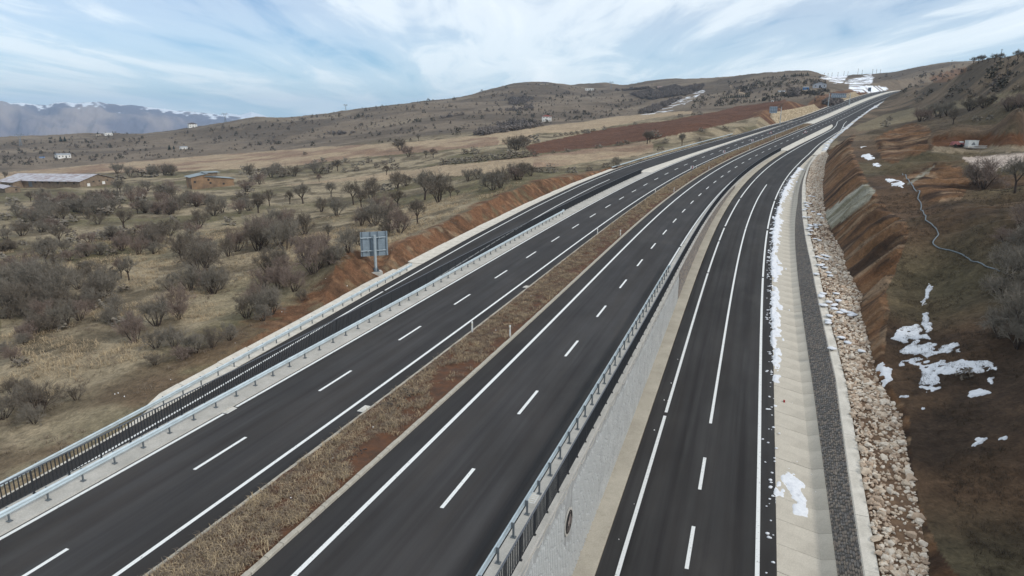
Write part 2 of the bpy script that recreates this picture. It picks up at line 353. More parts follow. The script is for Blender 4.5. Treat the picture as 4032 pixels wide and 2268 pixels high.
def terrain(x, y, full=False):
    x = np.asarray(x, float).ravel(); y = np.asarray(y, float).ravel()
    r = np.hypot(x, y); lr = np.log(np.clip(r, 18, 5200))
    z = spline(np.arctan2(x, y), lr)*np.clip(r, 18, 5200) + ZC
    big = np.clip((r-350)/500, 0, 1)
    z = z + (fbm(x/90, y/90, 3, 4)-.5)*9*big + (fbm(x/260, y/260, 31, 3)-.5)*16*big
    s, u = su(x, y)
    ins = (s > -29) & (s < 999)
    zb = P(s, 0)[:, 2]
    ul, ur = gut_l(s), toe_r0(s)
    zl, zr = P(s, -12)[:, 2]+front_z(s), P(s, 12)[:, 2]+toe_z(s)
    dl, dr = ul-u, u-ur
    near = np.clip(np.maximum(dl, dr)/12, 0, 1)
    rough = (fbm(x/1.7, y/1.7, 5, 3)-.5)*.55 + (fbm(x/9, y/9, 9, 3)-.5)*1.3
    z = z + rough*np.clip(near, .15, 1)*np.where(r < 700, 1, 1.5)
    gm = np.clip((dr-7)/6, 0, 1)*ins*np.clip((s-55)/25, 0, 1)*np.clip((270-s)/20, 0, 1)*np.clip((130-u)/30, 0, 1)
    z = z + gm*((1-np.abs(fbm(s/8+u/26, u/34, 47, 4)-.5)*4)*1.3 + (fbm(s/2.4+u/9, u/12, 48, 3)-.5)*.9)
    cutL = (dl > 0) & ins & (z > zl+.8*np.maximum(dl-.3, 0)-.1)
    cutR = (dr > 0) & ins & (z > zr+1.0*np.maximum(dr-.2, 0)-.1)
    wob = (fbm(s/1.5, u/7, 41, 3)-.5)*.8 + np.where(dr > 0, (1-np.abs(fbm(s/3.4+u/22, u/16, 43, 3)-.5)*4)*.8, 0)
    z = np.where(cutL, np.minimum(z, zl-.06+.8*np.maximum(dl-.3, 0)+wob*np.clip(dl/3, 0, 1)), z)
    z = np.where(cutR, np.minimum(z, zr-.06+1.0*np.maximum(dr-.2, 0)+wob*np.clip(dr/3, 0, 1)*1.6), z)
    fl = ins & (dl > 0); z = np.where(fl, np.maximum(z, zl-.08-.55*np.maximum(dl-.6, 0)), z)
    fr = ins & (dr > 0); z = np.where(fr, np.maximum(z, zr-.08-.6*np.maximum(dr-.6, 0)), z)
    mid = ins & (dl <= 0) & (dr <= 0)
    low = np.minimum(zb+ramp_z(s), zb+front_z(s))-.9
    low = np.where(mid & (dl > -.5), zl-.2, low); low = np.where(mid & (dr > -.4), zr-.2, low)
    z = np.where(mid, low, z)
    if full: return z, s, u, dl, dr, cutL, cutR, mid
    return z
def zat(x, y): return float(terrain(np.array([x]), np.array([y]))[0])
# ------------------------------------------------------------------ ground mesh
th = np.concatenate([np.radians(np.linspace(-75, -43, 40, endpoint=False)), np.radians(np.linspace(-43, 43, 800)), np.radians(np.linspace(43, 75, 41)[1:])])
rr = np.concatenate([np.geomspace(12, 45, 130, endpoint=False), np.geomspace(45, 260, 300, endpoint=False), np.geomspace(260, 1500, 250, endpoint=False), np.geomspace(1500, 12500, 40)])
R_, T_ = np.meshgrid(rr, th, indexing='ij'); nr, nth = R_.shape
gx, gy = (R_*np.sin(T_)).ravel(), (R_*np.cos(T_)).ravel()
gz, gs, gu, gdl, gdr, gcl, gcr, gmid = terrain(gx, gy, True)
i_, j_ = np.meshgrid(np.arange(nr-1), np.arange(nth-1), indexing='ij')
a_ = (i_*nth+j_).ravel(); quads = np.stack([a_, a_+1, a_+nth+1, a_+nth], 1)
# soil and plant cover colours, zone by zone (real colours of the ground itself)
gpx, gpy = project(gx, gy, gz)
gr = np.hypot(gx, gy)
wx = gpx+(fbm(gx/14, gy/14, 71, 3)-.5)*26*np.clip(200/gr, .25, 1.2); wy = gpy+(fbm(gx/14, gy/14, 72, 3)-.5)*14*np.clip(200/gr, .25, 1.2)
def crop(o, sc, l): return [(o[0]+x/sc, o[1]+y/sc) for x, y in l]
A3 = lambda l: crop((2000, 250), 2.576, l); A2 = lambda l: crop((1000, 250), 2.337, l); A1 = lambda l: crop((0, 300), 2.337, l)
A4 = lambda l: crop((2900, 150), 2.264, l); A4b = lambda l: crop((2900, 700), 2.264, l); A5 = lambda l: crop((0, 800), 2.337, l); A7 = lambda l: crop((1000, 650), 2.337, l)
F6 = lambda l: crop((3000, 380), 6.44, l); G6 = lambda l: crop((3200, 290), 6.44, l); H6 = lambda l: crop((3000, 270), 8.523, l)
straw, olive, dgrass = np.array(srgb(146, 133, 110)), np.array(srgb(104, 97, 74)), np.array(srgb(96, 86, 70))
tan, tan2, redf, hill, hilld = map(np.array, (srgb(156, 138, 114), srgb(132, 110, 92), srgb(86, 60, 46), srgb(114, 102, 88), srgb(92, 82, 71)))
bank, brown, brownd, snowc, ochre, palegrey = map(np.array, (srgb(110, 80, 59), srgb(88, 70, 54), srgb(66, 54, 44), srgb(236, 240, 246), srgb(140, 96, 60), srgb(150, 150, 138)))
n1 = fbm(gx/6, gy/6, 51, 4); n2 = fbm(gx/23, gy/23, 52, 3); n3 = fbm(gx/1.6, gy/1.6, 53, 3)
mixv = lambda a, b, f: a*(1-f[:, None])+b*f[:, None]
st = lambda v, a, b: np.clip((v-a)/(b-a), 0, 1)
onec = np.ones((len(gx), 1))
colr = mixv(straw*onec, olive*onec, st(n2, .42, .62)); colr = mixv(colr, dgrass*onec*.85, st(n1, .47, .66)*.85)
hl = mixv(hill*onec, hilld*onec, st(fbm(gx/60, gy/60, 54, 4), .42, .62))
hl = mixv(hl, np.array(srgb(128, 116, 100))*onec, st(fbm(gx/120, gy/40, 57, 3), .58, .75)*.7)
colr = mixv(colr, hl, st(gr, 430, 500))
def paint(poly, c, f=1.0):
    global colr
    m = inpoly(wx, wy, poly).astype(float)*f; colr = mixv(colr, c if getattr(c, 'ndim', 1) == 2 else c*onec, m)
tt = mixv(tan*onec, tan2*onec, st(n2, .45, .65))
paint(A2([(-2400, 1010), (-600, 860), (0, 815), (600, 768), (1290, 735), (1900, 680), (2571, 598), (2571, 700), (2300, 745), (1700, 800), (1300, 840), (900, 870), (400, 935), (0, 965), (-600, 990), (-1500, 1010), (-2400, 1080)]), tt)
paint(A3([(-100, 690), (700, 598), (1100, 538), (1700, 488), (1870, 478), (1870, 505), (1500, 550), (1000, 645), (600, 705), (300, 705), (-100, 830)]), tan)
paint(A3([(-200, 985), (300, 935), (900, 862), (1300, 803), (1460, 790), (1490, 900), (1300, 935), (900, 980), (500, 1040), (-200, 1085)]), tt)
paint(A2([(300, 1110), (900, 1050), (1300, 1000), (1800, 930), (2571, 862), (2571, 950), (1900, 1040), (1400, 1060), (900, 1080), (300, 1130)]), tan)
rf = mixv(redf*onec, np.array(srgb(98, 68, 52))*onec, n1)
paint(A3([(160, 840), (300, 800), (500, 770), (800, 702), (1000, 662), (1300, 617), (1600, 580), (2000, 510), (2300, 440), (2576, 405), (2750, 380), (2830, 360), (2760, 450), (2576, 522), (2200, 620), (1700, 722), (1500, 772), (1200, 803), (900, 852), (600, 885), (260, 925)]), rf)
paint(A5([(0, 1060), (700, 800), (1200, 480), (1700, 220), (2571, 40), (2571, 180), (2000, 240), (1500, 560), (1000, 880), (400, 1160), (0, 1250)]), straw, .55)
# right hand slope
rt = (gdr > 0) & (gs > -29) & (gs < 420) & (gr < 420)
cc = mixv(brown*onec, brownd*onec, st(n1, .4, .62)); cc = mixv(cc, olive*onec*.8, st(n2, .52, .7)*.6)
colr = mixv(colr, cc, rt*st(gr, 300, 190))
rh = (gpx > 3300) & (gr > 150) & (gdr > 0)
rc = mixv(np.array(srgb(110, 95, 78))*onec, np.array(srgb(80, 70, 58))*onec, st(fbm(gx/16, gy/16, 58, 4), .4, .6))
colr = mixv(colr, rc, rh*st(gr, 170, 260))
paint(A4([(1020, 800), (1300, 690), (1600, 620), (2000, 555), (2300, 500), (2563, 480), (2563, 560), (2200, 600), (1900, 640), (1560, 740), (1300, 800), (1100, 830)]), np.array(srgb(124, 113, 90)), .8)
paint(A4([(2000, 1060), (2563, 1030), (2563, 1120), (2150, 1200)]), np.array(srgb(178, 164, 152)))
paint(A4([(1740, 960), (2563, 960), (2563, 1010), (1740, 1020)]), np.array(srgb(120, 108, 90)))
paint(A4([(1750, 870), (2563, 855), (2563, 955), (1750, 960)]), np.array(srgb(88, 60, 40)))
sk = fbm(gs/1.5+gu/12, gu/11, 61, 4); sk2 = fbm(gs/6.5+gu/20, gu/40, 62, 3)
def cutcol():
    c = mixv(np.array(srgb(108, 81, 58))*onec, np.array(srgb(60, 46, 36))*onec, st(sk, .42, .58))
    c = mixv(c, np.array(srgb(138, 116, 93))*onec, st(fbm(gs/1.1+gu/12, gu/9, 63, 3), .60, .70)*.8)
    c = mixv(c, np.array(srgb(112, 82, 58))*onec, st(sk2, .60, .74)*.6)
    return c
CC = cutcol()
colr = mixv(colr, CC, (gcr & (gs < 260)).astype(float)*st(gdr, 0, .5))
paint(A4([(1230, 900), (1300, 850), (1560, 755), (1720, 800), (1715, 950), (1690, 1010), (1400, 1120), (1290, 1080)]), CC)
paint(A4([(1480, 1240), (1740, 1120), (2000, 1150), (2090, 1290), (2000, 1449), (1650, 1449), (1640, 1380)]), CC)
grn = mixv(palegrey*onec, np.array(srgb(120, 116, 98))*onec, st(sk, .45, .6))
paint(A4b([(770, 330), (1140, 30), (1230, 110), (1180, 190), (830, 450)]), grn, .85)
paint(A4([(1520, 1290), (1750, 1130), (1720, 1190), (1560, 1290)]), grn, .7)
paint(A4b([(950, 960), (1300, 780), (1450, 660), (1480, 700), (1400, 830), (1130, 960)]), np.array(srgb(118, 84, 58)), .5)
paint(A4b([(1170, 1449), (1200, 1350), (1330, 1200), (1310, 1300), (1270, 1449)]), np.array(srgb(124, 90, 62)), .5)
# left red bank
bk = (gcl & (gs < 190) & (gs > 40)).astype(float)
bc = mixv(bank*onec, np.array(srgb(88, 66, 50))*onec, st(sk, .42, .62)); bc = mixv(bc, np.array(srgb(146, 112, 84))*onec, st(fbm(gs/.9, gu/3, 66, 3), .62, .75)*.6)
colr = mixv(colr, bc, np.clip(bk+((gdl > 0) & (gs > 45) & (gs < 175)).astype(float)*st(gdl+(n1-.5)*9, 5, 3), 0, 1)*(1-st(n3, .56, .7)*.55))
nearb = ((gdl > 0) & (gs < 48) & (gs > -29)).astype(float)*st(gdl, 9, 2)*st(n1, .40, .55)
colr = mixv(colr, np.array(srgb(112, 88, 68))*onec, nearb*.45)
mound = ((gdl > 0) & (gs > 372) & (gs < 700) & (gcl | (gdl < 14))).astype(float)
mc = mixv(np.array(srgb(92, 67, 52))*onec, np.array(srgb(126, 98, 74))*onec, st(fbm(gs/3., gu/40, 67, 3), .5, .7))
colr = mixv(colr, mc, mound*(gdl < 26))
paint(A4([(1700, 360), (1800, 320), (1900, 285), (2060, 262), (2040, 300), (1960, 340), (1880, 390), (1760, 400)]), np.array(srgb(104, 80, 62)), .9)
# snow on far slopes and in the shaded gully
sn = fbm(gx/9+gy/5, gy/22-gx/30, 68, 4)
def snowp(poly, lo, hi):
    global colr
    m = inpoly(wx, wy, poly).astype(float)*st(sn, lo, hi); colr = mixv(colr, snowc*onec, m)
snowp(G6([(180, 100), (420, 30), (850, 45), (860, 100), (760, 240), (560, 250), (330, 160)]), .42, .50)
snowp(G6([(800, 250), (830, 170), (1060, 120), (1400, 60), (1560, 80), (1480, 270), (1100, 270)]), .45, .53)
snowp(G6([(930, 290), (1500, 305), (1990, 365), (1850, 420), (1500, 490), (1150, 470), (930, 380)]), .40, .48)
snowp(G6([(1250, 60), (1420, -10), (1520, 30), (1450, 80)]), .45, .55)
snowp(A3([(1350, 520), (1700, 380), (1950, 270), (2010, 280), (1850, 380), (1650, 490), (1450, 515)]), .54, .60)
paint(A3([(2220, 205), (2290, 240), (2280, 255), (2380, 265), (2350, 285), (2430, 310), (2420, 318), (2330, 290), (2330, 262), (2270, 245)]), np.array(srgb(160, 142, 120)))
me = new_mesh('ground', np.stack([gx, gy, gz], 1), quads, smooth=True)
ca = me.color_attributes.new('cover', 'FLOAT_COLOR', 'POINT')
ca.data.foreach_set('color', np.concatenate([colr, np.ones((len(gx), 1))], 1).astype(np.float32).ravel())
m = bpy.data.materials.new('ground_cover'); m.use_nodes = True; t = m.node_tree; b = t.nodes['Principled BSDF']
b.inputs['Roughness'].default_value = .95; b.inputs['Specular IOR Level'].default_value = .15
at = t.nodes.new('ShaderNodeAttribute'); at.attribute_name = 'cover'
co = t.nodes.new('ShaderNodeTexCoord')
def nz(scale, stretch=(1, 1, 1), det=5, rot=0.0, dist=0.0):
    mp = t.nodes.new('ShaderNodeMapping'); mp.inputs['Scale'].default_value = stretch; mp.inputs['Rotation'].default_value = (0, 0, rot)
    t.links.new(co.outputs['Object'], mp.inputs[0])
    n = N(t, 'ShaderNodeTexNoise', Scale=scale, Detail=det, Roughness=.65, Distortion=dist); t.links.new(mp.outputs[0], n.inputs['Vector']); return n.outputs[0]
nA, nB, nC, nD = nz(1.1, (1, 1, .4), 6, 0, .6), nz(5.0, (1, .55, .5), 5, .5, .8), nz(.16), nz(.03)
f1 = ramp(t, nA, [(.28, .62), (.5, 1.0), (.72, 1.35)]); f2 = ramp(t, nB, [(.3, .72), (.5, 1.0), (.7, 1.32)]); f3 = ramp(t, nC, [(.3, .82), (.7, 1.18)]); f4 = ramp(t, nD, [(.3, .88), (.7, 1.12)])
c_ = mixc(t, 1.0, at.outputs['Color'], f1, 'MULTIPLY'); c_ = mixc(t, 1.0, c_, f2, 'MULTIPLY'); c_ = mixc(t, 1.0, c_, f3, 'MULTIPLY'); c_ = mixc(t, 1.0, c_, f4, 'MULTIPLY')
t.links.new(c_, b.inputs['Base Color'])
bp = t.nodes.new('ShaderNodeBump'); bp.inputs['Strength'].default_value = .7; bp.inputs['Distance'].default_value = .25
t.links.new(mth(t, 'ADD', nA, mth(t, 'MULTIPLY', nB, .4)), bp.inputs['Height']); t.links.new(bp.outputs[0], b.inputs['Normal'])
me.materials.append(m)
tag(link('ground', me), 'dry winter hillside ground with fields, orchard grass and bare brown cuttings', 'ground', kind='structure')

# ------------------------------------------------------------------ far mountains
def range_mesh(name, dist, depth, sky_pts, base_z, seed, snow_lo, amp, label, c0, c1):
    xs = np.array([p[0] for p in sky_pts], float); ys = np.array([p[1] for p in sky_pts], float)
    pxs = np.linspace(xs[0], xs[-1], 420); top = np.interp(pxs, xs, ys)
    k = np.linspace(0, 1, 70); V = []; C = []
    for jx, (p_, y_) in enumerate(zip(pxs, top)):
        x, y, z = ray(p_, y_); zt = ZC+z*dist
        rr_ = dist-depth*(1-k)
        x2, y2, _ = ray(p_, 560)
        zz_ = base_z+(zt-base_z)*(k**.85)
        q = np.full_like(k, p_)
        nx = (fbm(q/170.+k*2.2, k*2.6-q/400., seed, 5)-.5)
        ridg = 1-np.abs(fbm(q/120.-k*1.7, k*1.9+q/300., seed+3, 5)-.5)*5
        zz_ = zz_+(nx*amp*1.3+ridg*amp*.5)*np.sin(np.pi*np.clip(k, 0, 1))**1.2
        V.append(np.stack([x2*rr_, y2*rr_, zz_], 1))
        sn_ = st(k+(fbm(np.full_like(k, p_/22.), k*14, seed+9, 4)-.5)*.55, snow_lo, snow_lo+.06)
        C.append(mixv(np.array(c0)*np.ones((70, 1)), np.array(c1)*np.ones((70, 1)), st(nx, -.12, .15))*(1-sn_[:, None])+snowc*sn_[:, None])
        Vb = V[-1][-1].copy()
    V = np.array(V); nxp = len(V)
    back = V[:, -1].copy(); back *= 1.06; back[:, 2] = base_z
    V = np.concatenate([V, back[:, None]], 1); C = np.concatenate([np.array(C), np.array(C)[:, -1:]], 1)
    ii, jj = np.meshgrid(np.arange(nxp-1), np.arange(70), indexing='ij'); a = (ii*71+jj).ravel()
    me = new_mesh(name, V.reshape(-1, 3), np.stack([a, a+71, a+72, a+1], 1), smooth=True)
    cat_ = me.color_attributes.new('cover', 'FLOAT_COLOR', 'POINT'); cc_ = C.reshape(-1, 3)
    cat_.data.foreach_set('color', np.concatenate([cc_, np.ones((len(cc_), 1))], 1).astype(np.float32).ravel())
    m = pmat(name+'_rock', (.2, .17, .15), .95); t = m.node_tree; at = t.nodes.new('ShaderNodeAttribute'); at.attribute_name = 'cover'
    t.links.new(at.outputs['Color'], t.nodes['Principled BSDF'].inputs['Base Color']); me.materials.append(m)
    return tag(link(name, me), label, 'mountain', kind='structure')
MT = A1([(-900, 260), (-300, 190), (0, 210), (110, 235), (170, 250), (260, 245), (390, 262), (490, 268), (560, 245), (640, 238), (760, 250), (860, 240), (960, 235), (1050, 255), (1150, 262), (1260, 266), (1400, 285), (1550, 300), (1650, 318), (1800, 325), (1900, 338), (2000, 352), (2150, 368), (2300, 384), (2500, 400), (2800, 420), (3200, 440)])
range_mesh('mountains', 8500, 4300, MT, -300, 5, .93, 70, 'long brown mountain range with snow dusted crests beyond the valley', srgb(112, 108, 120), srgb(158, 146, 142))  # bluish grey tones put some distance haze into the rock colour
MS = A1([(1500, 420), (1850, 350), (1930, 338), (1990, 345), (2050, 356), (2120, 340), (2180, 348), (2230, 356), (2290, 342), (2335, 326), (2380, 340), (2425, 352), (2500, 380), (2600, 400)])
range_mesh('snow_mountains', 11500, 2000, MS, -150, 9, .35, 60, 'distant snow white peak on the horizon left of the hill', srgb(150, 150, 160), srgb(170, 170, 180))
HAZE_D = 8.5e-5
hb = MB().box((0, 0, 0), (1, 1, 1)).mesh('haze')
hm = bpy.data.materials.new('haze_air'); hm.use_nodes = True; t = hm.node_tree; t.nodes.clear()
pv = t.nodes.new('ShaderNodeVolumePrincipled'); pv.inputs['Density'].default_value = HAZE_D; pv.inputs['Color'].default_value = (.50, .73, 1.0, 1); pv.inputs['Anisotropy'].default_value = 0.2
ou = t.nodes.new('ShaderNodeOutputMaterial'); t.links.new(pv.outputs[0], ou.inputs['Volume']); hb.materials.append(hm)
ho = link('haze', hb); ho.scale = (22000, 14200, 850); ho.location = (0, 6700, 850/2-400); tag(ho, 'thin blue air haze over the whole valley', 'haze', kind='stuff')
# ------------------------------------------------------------------ road materials
def roadmat(name, dark, light, brownish, wheel):
    m = pmat(name, dark, .88, 0, .25); t = m.node_tree; b = t.nodes['Principled BSDF']
    uv = t.nodes.new('ShaderNodeUVMap'); uv.uv_map = 'road'
    def nz(scale, stretch, det=5):
        mp = t.nodes.new('ShaderNodeMapping'); mp.inputs['Scale'].default_value = stretch; t.links.new(uv.outputs[0], mp.inputs[0])
        n = N(t, 'ShaderNodeTexNoise', Scale=scale, Detail=det, Roughness=.6); t.links.new(mp.outputs[0], n.inputs['Vector']); return n.outputs[0]
    a = ramp(t, nz(1.0, (1.3, .03, 1)), [(.36, 0.0), (.66, 1.0)])
    c = mixc(t, a, dark, light)
    c = mixc(t, mth(t, 'MULTIPLY', ramp(t, nz(.45, (1, .12, 1), 4), [(.42, 0.0), (.66, 1.0)]), .6), c, brownish)
    sx = t.nodes.new('ShaderNodeSeparateXYZ'); t.links.new(uv.outputs[0], sx.inputs[0])
    wv = mth(t, 'SINE', mth(t, 'MULTIPLY_ADD', sx.outputs[0], wheel[0], wheel[1]))
    wf = ramp(t, wv, [(.1, 0.0), (.9, 1.0)])
    c = mixc(t, mth(t, 'MULTIPLY', wf, .4), c, light)
    g = nz(60.0, (1, 1, 1), 3); c = mixc(t, 1.0, c, ramp(t, g, [(.3, .72), (.7, 1.3)]), 'MULTIPLY')
    p = nz(.25, (1, .35, 1), 3); c = mixc(t, 1.0, c, ramp(t, p, [(.35, .82), (.65, 1.16)]), 'MULTIPLY')
    ed = ramp(t, mth(t, 'DIVIDE', mth(t, 'ABSOLUTE', sx.outputs[0]), 12.0), [(.165, .95), (.19, .8), (.29, .84), (.34, 1.0), (.86, 1.0), (.90, .8)]); c = mixc(t, 1.0, c, ed, 'MULTIPLY') if name == 'asphalt' else c
    d_ = nz(.12, (1, .5, 1), 6); c = mixc(t, mth(t, 'MULTIPLY', ramp(t, d_, [(.56, 0.0), (.72, 1.0)]), .35), c, (.085, .08, .072))
    t.links.new(c, b.inputs['Base Color'])
    bp = t.nodes.new('ShaderNodeBump'); bp.inputs['Strength'].default_value = .35; bp.inputs['Distance'].default_value = .01
    t.links.new(g, bp.inputs['Height']); t.links.new(bp.outputs[0], b.inputs['Normal'])
    return m
M = {}
M['asphalt'] = roadmat('asphalt', srgb(49, 47, 47), srgb(64, 63, 63), srgb(58, 54, 51), (2*math.pi/1.8, .6))
M['asphalt2'] = roadmat('asphalt_ramp', srgb(44, 42, 42), srgb(62, 61, 60), srgb(50, 47, 45), (2*math.pi/1.8, 1.4))
def concmat(name, c1, c2, scale=.6, streak=(1, 1, 1), stain=.25, bump=.3):
    m = pmat(name, c1, .9, 0, .25); t = m.node_tree; b = t.nodes['Principled BSDF']
    co = t.nodes.new('ShaderNodeTexCoord')
    def nz(scale, s=(1, 1, 1), det=6):
        mp = t.nodes.new('ShaderNodeMapping'); mp.inputs['Scale'].default_value = s; t.links.new(co.outputs['Object'], mp.inputs[0])
        n = N(t, 'ShaderNodeTexNoise', Scale=scale, Detail=det, Roughness=.65); t.links.new(mp.outputs[0], n.inputs['Vector']); return n.outputs[0]
    c = mixc(t, ramp(t, nz(scale), [(.35, 0.0), (.68, 1.0)]), c1, c2)
    c = mixc(t, mth(t, 'MULTIPLY', ramp(t, nz(1.7, streak), [(.55, 0.0), (.75, 1.0)]), stain), c, tuple(x*.45 for x in c1))
    g = nz(14.0, (1, 1, 1), 4); c = mixc(t, 1.0, c, ramp(t, g, [(.3, .86), (.7, 1.12)]), 'MULTIPLY')
    t.links.new(c, b.inputs['Base Color'])
    bp = t.nodes.new('ShaderNodeBump'); bp.inputs['Strength'].default_value = bump; bp.inputs['Distance'].default_value = .02
    t.links.new(g, bp.inputs['Height']); t.links.new(bp.outputs[0], b.inputs['Normal']); return m
M['conc'] = concmat('concrete', srgb(190, 186, 178), srgb(166, 163, 155))
M['concw'] = concmat('concrete_warm', srgb(184, 176, 160), srgb(164, 156, 141), .4, (1, 1, 1), .3)
M['concs'] = concmat('concrete_channel', srgb(194, 187, 173), srgb(172, 165, 152), .25, (1, 1, 1), .3)
M['concp'] = concmat('concrete_pale', srgb(214, 208, 196), srgb(188, 182, 170), .8, (1, 1, 1), .25)
M['concg'] = concmat('concrete_wall', srgb(192, 192, 188), srgb(168, 168, 165), .7, (2.2, 2.2, .18), .45)
M['paint'] = noisemat('road_paint', srgb(150, 150, 148), .0, 7.0, srgb(224, 225, 222), rough=.7, lo=.28, hi=.42)
M['soil'] = noisemat('median_soil', srgb(96, 64, 43), .3, 1.6, srgb(70, 52, 40), bump=.8, bscale=9)
def ribbon(name, s0, s1, us, dz, mat, step=2.0, parent=None, kind=None, label=None, cat=None, uvon=True, close=None, vary=None):
    """us: list of offset functions/values, dz: list of level functions/values; a sheet along the road"""
    n = max(2, int(math.ceil((s1-s0)/step))+1); s = np.linspace(s0, s1, n); k = len(us)
    V = np.empty((n, k, 3)); UV = np.empty((n, k, 2))
    for j, (u, d) in enumerate(zip(us, dz)):
        uu = u(s) if callable(u) else np.full(n, float(u)); dd = d(s) if callable(d) else d
        V[:, j] = P(s, uu, dd); UV[:, j, 0] = uu; UV[:, j, 1] = s
    i, j = np.meshgrid(np.arange(n-1), np.arange(k-1), indexing='ij'); a = (i*k+j).ravel()
    f = np.stack([a, a+1, a+k+1, a+k], 1)
    me = new_mesh(name, V.reshape(-1, 3), f, mat)
    if uvon:
        uvl = me.uv_layers.new(name='road'); uvl.data.foreach_set('uv', UV.reshape(-1, 2)[f.ravel()].astype(np.float32).ravel())
    o = link(name, me, parent)
    if label: tag(o, label, cat, None, kind)
    return o
rz1 = lambda o: (lambda s: ramp_z(s)+o)
fz1 = lambda o: (lambda s: front_z(s)+o)
cu = lambda f, o: (lambda s: f(s)+o)
S0, S1 = -28.0, 960.0
K1, K2 = OFF['K1'], OFF['K2']
left_edge = _ip([-30, 180, 206, 263, 320, 368, 380, 440, 1000], [-10.62, -10.75, -10.8, -10.9, -11.0, -11.2, -11.4, -12.9, -12.9])
road_l = ribbon('carriageway_left', S0, S1, [left_edge, OFF['L2'], K1-.14], [0, 0, 0], M['asphalt'], 2, kind='structure', label='dark asphalt carriageway between the left guardrail and the grassy median', cat='road')
road_r = ribbon('carriageway_right', S0, S1, [K2+.14, OFF['R2'], 11.12], [0, 0, 0], M['asphalt'], 2, kind='structure', label='dark asphalt carriageway between the grassy median and the retaining wall', cat='road')
ramp_o = ribbon('ramp_road', S0, 600, [lambda s: np.interp(s, [-30, 240, 365, 376, 600], [13.66, 13.9, 13.7, 11.0, 11.0]), 18.5, asph_r], [rz1(0), rz1(.0), rz1(0)], M['asphalt2'], 2, kind='structure', label='lower asphalt slip road between the retaining wall and the drainage channel', cat='road')
front_o = ribbon('frontage_road', S0, 460, [asph_l, lambda s: (asph_l(s)-12.5)/2, lambda s: np.interp(s, [-30, 120, 171, 180, 206, 263, 320, 368, 440], [-12.7, -12.7, -12.7, -14.55, -13.5, -12.6, -11.9, -11.3, -11.0])], [fz1(-.004), fz1(-.004), fz1(-.004)], M['asphalt'], 2, kind='structure', label='narrow asphalt side road behind the black railing on the left', cat='road')
# painted lines
PT = .004
def line(parent, u, s0, s1, w=.2, dz=0.0, step=3.0, name='edge_line'):
    f = (lambda k: (lambda s: (u(s) if callable(u) else u)+k)); d = (lambda s: (dz(s) if callable(dz) else dz)+PT)
    return ribbon(name, s0, s1, [f(-w/2), f(w/2)], [d, d], M['paint'], step, parent, uvon=False)
line(road_l, OFF['L1'], S0, 26.6, .22); line(road_l, OFF['L1'], 27.7, 900, .22); line(road_l, OFF['L3'], S0, 900, .22)
line(road_r, OFF['R1'], S0, 900, .24); line(road_r, OFF['R3'], S0, 90.5, .22); line(road_r, OFF['R3'], 91.3, 240, .22); line(road_r, OFF['R3'], 398, 900, .22)
for n_ in range(-4, 70):
    for u_, d0, par in ((OFF['R2'], DASH_R0, road_r), (OFF['L2'], DASH_L0, road_l)):
        a = d0+n_*DASH_P
        if -26 < a < 700:
            line(par, u_, a, a+DASH_LEN, .2, 0, 1.0, 'lane_dash')
line(ramp_o, ramp_u, S0, 47.6, .24, ramp_z); line(ramp_o, ramp_u, 48.2, 109, .24, ramp_z); line(ramp_o, ramp_u, 109.7, 397, .24, ramp_z)
mid_u = lambda s: ramp_u(s)+3.6
for a, b_ in ((-10, -6), (2.4, 6.4), (14.5, 18.4), (25, 28.5), (30.3, 34.2), (38.2, 42.3), (47.5, 172)):
    line(ramp_o, mid_u, a, b_, .22, ramp_z, 2.0, 'lane_dash' if b_ < 60 else 'centre_line')
line(ramp_o, ramp_r, S0, 400, .24, ramp_z)
line(front_o, front_u, S0, 400, .2, lambda s: front_z(s)-.004)
line(front_o, lambda s: front_u(s)+3.6, 40, 161, .2, lambda s: front_z(s)-.004)
# median and kerbs
med = ribbon('median_soil', S0, 380.5, [K1+.1, K1+.5, -.6, .5, K2-.5, K2-.1], [.10, .16, .2, .2, .15, .10], M['soil'], .6, kind='structure', label='reddish brown soil strip of the central median', cat='soil', uvon=False)
mv = np.empty(len(med.data.vertices)*3, np.float32); med.data.vertices.foreach_get('co', mv); mv = mv.reshape(-1, 3)
mv[:, 2] += (fbm(mv[:, 0]/.8, mv[:, 1]/.8, 81, 3)-.5)*.22; med.data.vertices.foreach_set('co', mv.ravel()); med.data.update()
ribbon('median_paving', 380.3, 920, [K1-.5, K2+.5], [.1, .1], M['concp'], 4, kind='structure', label='pale concrete paved median strip beyond the soil', cat='paving')
def kerb_block(L, hgt, w):
    mb = MB(); c = .03
    pr = [(-w/2, -.12), (w/2, -.12), (w/2, hgt-c), (w/2-c, hgt), (-w/2+c, hgt), (-w/2, hgt-c)]
    mb.prism(pr, 0.012, L-.012); return mb
M['kerb'] = concmat('kerb_concrete', srgb(184, 178, 164), srgb(158, 152, 140), 1.3, (1, 1, 1), .4)
kb_mesh = [kerb_block(1.0, .15+.012*i, .27).mesh('kerb_block', M['kerb']) for i in range(3)]
kl_mesh = [kerb_block(1.0, .13+.008*i, .2).mesh('kerb_block', M['kerb']) for i in range(2)]
